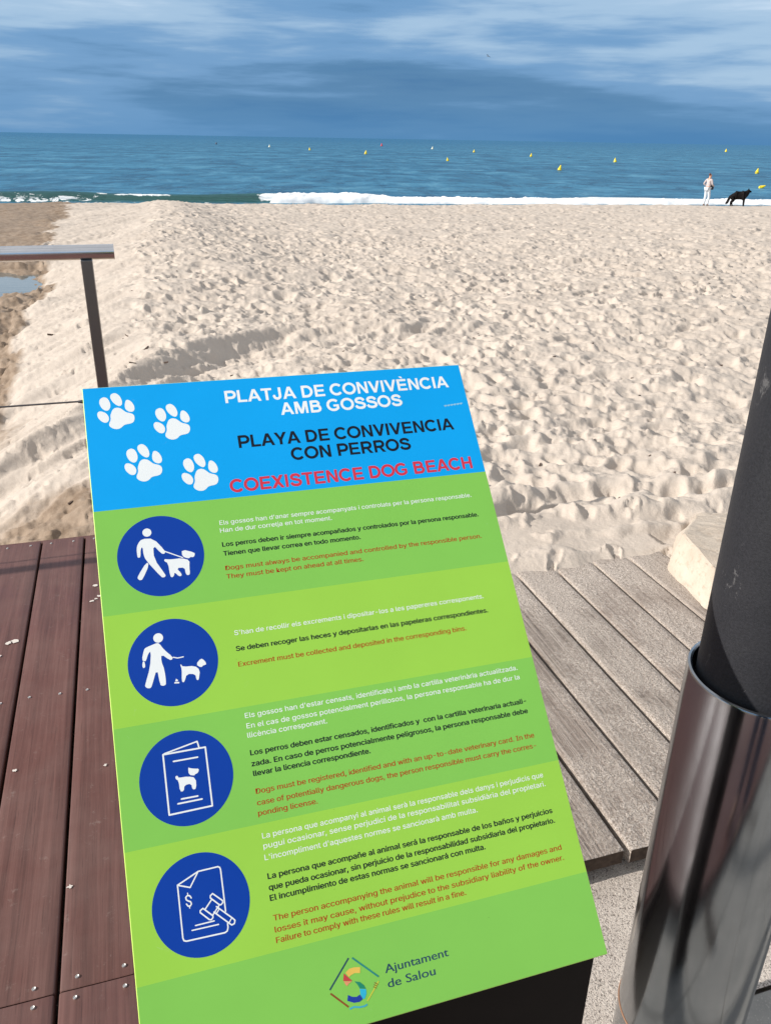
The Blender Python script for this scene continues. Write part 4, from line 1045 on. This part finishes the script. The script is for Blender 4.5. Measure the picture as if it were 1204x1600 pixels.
# ------------------------------------------------------------------ person walking the dog
m_skin = plain('skin', (0.52, 0.29, 0.20), 0.6)
m_hair = plain('auburn_hair', (0.13, 0.045, 0.025), 0.7)
m_trou = plain('white_trousers', (0.62, 0.66, 0.70), 0.85)
m_top = plain('pale_top', (0.50, 0.43, 0.42), 0.9)
m_bag = plain('dark_bag', (0.02, 0.022, 0.03), 0.6)
def human(name, loc, rz, label, sc_=1.0, cat='person', pose='walk', mats=None, sub=2):
    sk, hr, tr, tp = mats
    e = empty(name, loc, rz); e.scale = (sc_,) * 3; tag(e, label, cat)
    # figure faces +y ; height 1.70
    if pose == 'walk':
        J = {'pel': (0, 0, .93), 'wst': (0, .01, 1.08), 'chs': (0, .02, 1.28), 'nk': (0, .03, 1.45), 'hd': (0, .06, 1.55), 'ht': (0, .06, 1.66),
             'lh': (-.09, 0, .90), 'lk': (-.10, .03, .50), 'la': (-.10, -.03, .09), 'lt': (-.11, .12, .03),
             'rh': (.09, 0, .90), 'rk': (.09, .10, .50), 'ra': (.08, .05, .09), 'rt': (.08, .20, .03),
             'ls': (-.17, .02, 1.38), 'le': (-.30, -.04, 1.15), 'lw': (-.20, .12, 1.02), 'lhd': (-.15, .18, 1.02),
             'rs': (.17, .02, 1.38), 're': (.23, .05, 1.12), 'rw': (.16, .26, 1.04), 'rhd': (.13, .33, 1.05)}
    else:
        J = {'pel': (0, 0, .95), 'wst': (0, .0, 1.10), 'chs': (0, .0, 1.32), 'nk': (0, .02, 1.49), 'hd': (0, .06, 1.60), 'ht': (0, .07, 1.72),
             'lh': (-.10, 0, .92), 'lk': (-.12, .03, .50), 'la': (-.13, 0, .09), 'lt': (-.15, .16, .035),
             'rh': (.10, 0, .92), 'rk': (.12, .03, .50), 'ra': (.13, 0, .09), 'rt': (.15, .16, .035),
             'ls': (-.20, .01, 1.42), 'le': (-.25, .14, 1.20), 'lw': (-.10, .34, 1.30), 'lhd': (-.055, .385, 1.33),
             'rs': (.20, .01, 1.42), 're': (.25, .14, 1.20), 'rw': (.10, .34, 1.30), 'rhd': (.055, .385, 1.33)}
    def chain(keys, eds, rad, mt, nm, s=sub, par=e):
        me = skin_mesh(nm, [J[k] for k in keys], [(keys.index(a), keys.index(b_)) for a, b_ in eds], [rad[k] for k in keys], mt, s, 0)
        return link(nm, me, par)
    R_ = {'pel': (.13, .10), 'wst': (.115, .085), 'chs': (.145, .10), 'nk': .05, 'hd': (.075, .09), 'ht': (.06, .07), 'lh': .085, 'lk': .055, 'la': .038, 'lt': .03, 'rh': .085, 'rk': .055, 'ra': .038, 'rt': .03,
          'ls': .05, 'le': .036, 'lw': .026, 'lhd': .024, 'rs': .05, 're': .036, 'rw': .026, 'rhd': .024}
    allk = list(J)
    E_ = [('pel', 'wst'), ('wst', 'chs'), ('chs', 'nk'), ('nk', 'hd'), ('hd', 'ht')] + [x for s_ in 'lr' for x in (('pel', s_ + 'h'), (s_ + 'h', s_ + 'k'), (s_ + 'k', s_ + 'a'), (s_ + 'a', s_ + 't'), ('chs', s_ + 's'), (s_ + 's', s_ + 'e'), (s_ + 'e', s_ + 'w'), (s_ + 'w', s_ + 'hd'))]
    chain(allk, E_, R_, sk, 'body')
    R2 = {k: (tuple(x + .012 for x in r) if isinstance(r, tuple) else r + .012) for k, r in R_.items()}
    R3 = dict(R2); R3.update({'lk': .075, 'rk': .075, 'la': .062, 'ra': .062})
    chain(['pel', 'lh', 'lk', 'la', 'rh', 'rk', 'ra'], [('pel', 'lh'), ('lh', 'lk'), ('lk', 'la'), ('pel', 'rh'), ('rh', 'rk'), ('rk', 'ra')], R3, tr, 'trousers')
    J['wst2'] = (0, J['wst'][1], J['wst'][2] - .13); R2['wst2'] = (.145, .115)
    J['nk2'] = (0, J['nk'][1], J['nk'][2] - .03); R2['nk2'] = .06
    chain(['wst2', 'chs', 'nk2', 'ls', 'le', 'lw', 'rs', 're', 'rw'], [('wst2', 'chs'), ('chs', 'nk2'), ('chs', 'ls'), ('ls', 'le'), ('le', 'lw'), ('chs', 'rs'), ('rs', 're'), ('re', 'rw')], R2, tp, 'shirt')
    for s_ in 'lr':
        a, t_ = J[s_ + 'a'], J[s_ + 't']
        me = skin_mesh('shoe', [(a[0], a[1] - .05, .045), (a[0], a[1] + .02, .05), t_], [(0, 1), (1, 2)], [(.042, .042), (.046, .05), (.042, .03)], m_bag, 2); link('shoe', me, e)
    return e, J
pa = math.radians(19.85); PD_ = 50.0
px, py = PD_ * math.sin(pa), PD_ * math.cos(pa)
gz = float(ground(np.array([px]), np.array([py]))[0][0])
pe, J = human('person', (px, py, gz - 0.02), math.radians(-62), 'person in white trousers and pale top standing at the waterline beside the dog', 0.97, mats=(m_skin, m_hair, m_trou, m_top))
hair = skin_mesh('hair', [(0, .01, 1.54), (0, .02, 1.62), (0, .05, 1.68), (0, -.04, 1.66), (0, -.07, 1.62)], [(0, 1), (1, 2), (1, 3), (3, 4)], [(.05, .06), (.088, .095), (.05, .06), (.045, .05), (.035, .035)], m_hair, 2)
link('hair', hair, pe)
bag = empty('bag', (px + 0.25 * math.cos(0.6), py - 0.02, gz + 0.93)); tag(bag, 'small dark bag held at the hip of the person in white trousers', 'bag')
bm = box_bm(0.17, 0.10, 0.24, 0.035, 3); link('bag_body', bm_mesh('bag_body', bm, m_bag, True), bag)
link('strap', tube_mesh('strap', [(-.07, 0, .1), (-.05, -.02, .26), (-.16, -.05, .42), (-.03, 0, .24), (.07, 0, .1)], .012, m_bag, 6), bag)

# photographer, whose legs and jacket the steel sleeve mirrors
m_jean = plain('dark_jeans', (0.022, 0.045, 0.085), 0.9)
m_jack = plain('navy_jacket', (0.012, 0.016, 0.030), 0.85)
ph, _ = human('photographer', (0.06, -0.44, 0.001), 0.0, 'photographer in navy jacket and jeans holding a phone over the sign', 1.0, 'person', 'stand', (m_skin, m_hair, m_jean, m_jack))
link('hair', skin_mesh('hair', [(0, .0, 1.60), (0, .02, 1.70), (0, .06, 1.745), (0, -.04, 1.71)], [(0, 1), (1, 2), (1, 3)], [(.06, .07), (.088, .095), (.05, .06), (.045, .05)], m_hair, 2), ph)
phone = bpy.data.objects.new('phone', bm_mesh('phone', box_bm(0.075, 0.160, 0.008, 0.003, 2), m_bag)); COL.objects.link(phone)
phone.matrix_world = Matrix.Translation(Vector((0, 0, CAM_H)) - _u * 0.060 - _f * 0.030) @ M.to_3x3().to_4x4()
tag(phone, 'dark phone held up in both hands by the photographer', 'phone')

# dog
m_fur = plain('black_fur', (0.012, 0.010, 0.010), 0.85, 0, 0.4, 9, 0.5, spec=0.08)
m_tan = plain('tan_fur', (0.11, 0.065, 0.04), 0.8)
dg_e = None
da = math.radians(21.72); DD = 50.6
dx0, dy0 = DD * math.sin(da), DD * math.cos(da)
gz2 = float(ground(np.array([dx0]), np.array([dy0]))[0][0])
dog = empty('dog', (dx0, dy0, gz2 - 0.01), math.radians(-8)); tag(dog, 'black long haired shepherd dog standing at the waterline looking out right', 'dog'); dog.scale = (0.84, 0.84, 0.90)
V = [(-.42, 0, .60), (-.22, 0, .60), (0.0, 0, .58), (.22, 0, .60), (.36, 0, .62), (.47, 0, .74), (.54, 0, .84), (.62, .0, .83), (.71, 0, .80),      # 0-8 spine, neck, head, muzzle
     (-.44, -.08, .50), (-.36, -.09, .34), (-.50, -.09, .22), (-.47, -.09, .04), (-.41, -.09, .02),                                        # near hind
     (-.44, .08, .50), (-.26, .09, .34), (-.38, .09, .20), (-.33, .09, .04), (-.27, .09, .02),                                            # far hind
     (.32, -.09, .50), (.30, -.09, .28), (.31, -.09, .04), (.36, -.09, .02),
     (.30, .09, .50), (.36, .09, .28), (.37, .09, .04), (.42, .09, .02),
     (-.54, 0, .54), (-.62, 0, .36), (-.68, 0, .18), (-.78, 0, .10),
     (.50, -.045, .93), (.50, .045, .93)]
Ed = [(0, 1), (1, 2), (2, 3), (3, 4), (4, 5), (5, 6), (6, 7), (7, 8), (0, 9), (9, 10), (10, 11), (11, 12), (12, 13), (0, 14), (14, 15), (15, 16), (16, 17), (17, 18),
      (4, 19), (19, 20), (20, 21), (21, 22), (4, 23), (23, 24), (24, 25), (25, 26), (0, 27), (27, 28), (28, 29), (29, 30), (6, 31), (6, 32)]
Rr = [(.13, .15), (.14, .15), (.15, .17), (.16, .19), (.15, .18), (.10, .12), (.085, .09), (.05, .055), (.03, .03),
      .09, .07, .035, .028, .028, .09, .07, .035, .028, .028, .06, .042, .030, .03, .06, .042, .030, .03, .055, .06, .06, .03, .022, .022]
Rr = [tuple(x * 1.42 for x in r) if isinstance(r, tuple) else r * 1.5 for r in Rr]
for i_ in (7, 8): Rr[i_] = (.05, .055) if i_ == 7 else (.032, .032)
link('body', skin_mesh('body', V, Ed, Rr, m_fur, 2, 2), dog)
belly = skin_mesh('belly_fur', [(-.15, 0, .47), (.05, 0, .44), (.27, 0, .45)], [(0, 1), (1, 2)], [(.07, .04), (.09, .05), (.09, .06)], m_tan, 2); link('belly_fur', belly, dog)
for y in (-.05, .05):
    link('ear', mesh_py('ear', [(.46, y - .03, .90), (.54, y - .03, .90), (.50, y + .03, .89), (.50, y, 1.02)], [(0, 1, 3), (1, 2, 3), (2, 0, 3), (0, 2, 1)], m_fur), dog)
link('collar', tube_mesh('collar', [(.42 + .10 * math.cos(a) * .5, .105 * math.sin(a), .70 + .09 * math.cos(a) * -1) for a in [2 * math.pi * i / 16 for i in range(17)]], .012, m_red, 6), dog)

# gull over the sea
m_gull = plain('gull_grey', (0.12, 0.13, 0.15), 0.8)
ga = math.radians(5.8); GD = 160.0
gull = empty('bird', (GD * math.sin(ga), GD * math.cos(ga), 1.4 + GD * math.tan(math.radians(4.67))), 0.5); tag(gull, 'tiny dark bird flying under the clouds over the sea', 'bird'); gull.rotation_euler = (0.2, 0.35, 0.9)
link('body', skin_mesh('body', [(0, -.25, 0), (0, 0, .02), (0, .2, .03), (0, .3, .03)], [(0, 1), (1, 2), (2, 3)], [(.03, .02), (.07, .07), (.05, .05), (.015, .015)], m_gull, 1), gull)
for s_ in (-1, 1):
    link('wing', mesh_py('wing', [(0, .1, .03), (0, -.08, .03), (s_ * .3, -.06, .16), (s_ * .3, .13, .17), (s_ * .65, -.10, .10), (s_ * .62, .0, .11), (0, .0, .055), (s_ * .3, .03, .195)],
         [(0, 6, 7, 3), (6, 1, 2, 7), (3, 7, 5), (7, 2, 4, 5), (0, 3, 2, 1), (3, 5, 4, 2)], m_gull), gull)

# bits of dry weed and shell on the sand
m_bit = plain('dry_weed', (0.09, 0.06, 0.045), 0.9)
bm = bmesh.new()
cand = [(-3.544, 8.555, .11), (-2.389, 7.429, .07), (-2.1, 6.6, .09), (-1.95, 6.5, .07), (-1.7, 6.1, .06), (-1.9, 5.95, .05)]
for _ in range(110):
    r = random.uniform(2.9, 16) ; a = math.radians(random.uniform(-24, 28)); cand.append((r * math.sin(a), r * math.cos(a), random.uniform(.006, .022) * (1 + r * .06)))
cx_ = np.array([c_[0] for c_ in cand]); cy_ = np.array([c_[1] for c_ in cand])
from mathutils.bvhtree import BVHTree
def sand_z(x, y):
    r = math.hypot(x, y); a = math.atan2(x, y)
    i = (math.log(r)) / Lr; j = (a - np.radians(-31.0)) / math.radians(0.085)
    i0, j0 = int(i), int(j); fi, fj = i - i0, j - j0
    return float(Z2[i0, j0] * (1 - fi) * (1 - fj) + Z2[i0 + 1, j0] * fi * (1 - fj) + Z2[i0, j0 + 1] * (1 - fi) * fj + Z2[i0 + 1, j0 + 1] * fi * fj)
for (x, y, l) in cand:
    u_, v_ = x * CU + y * SU, -x * SU + y * CU
    if v_ < 3.1 and u_ < 0.8 or v_ < 2.3: continue
    z = sand_z(x, y); a = random.uniform(0, 6.28); c_, s_ = math.cos(a) * l, math.sin(a) * l
    k = 0.09 if l > 0.04 else 0.2
    top = [bm.verts.new((x + c_ * q - s_ * k * w2, y + s_ * q + c_ * k * w2, z + 0.003 + h_ * l)) for q, w2, h_ in ((-.5, 1, .05), (.1, .8, .2), (.5, .2, .3), (.5, -.4, .25), (0, -1, .12), (-.5, -.6, 0))]
    low = [bm.verts.new(v2.co - Vector((0, 0, 0.004 + 0.1 * l))) for v2 in top]
    bm.faces.new(top)
    for i in range(6): bm.faces.new((top[i], low[i], low[(i + 1) % 6], top[(i + 1) % 6]))
bmesh.ops.recalc_face_normals(bm, faces=bm.faces)
tag(link('beach_debris', bm_mesh('beach_debris', bm, m_bit)), 'bits of dry weed and twigs lying on the sand', kind='stuff')
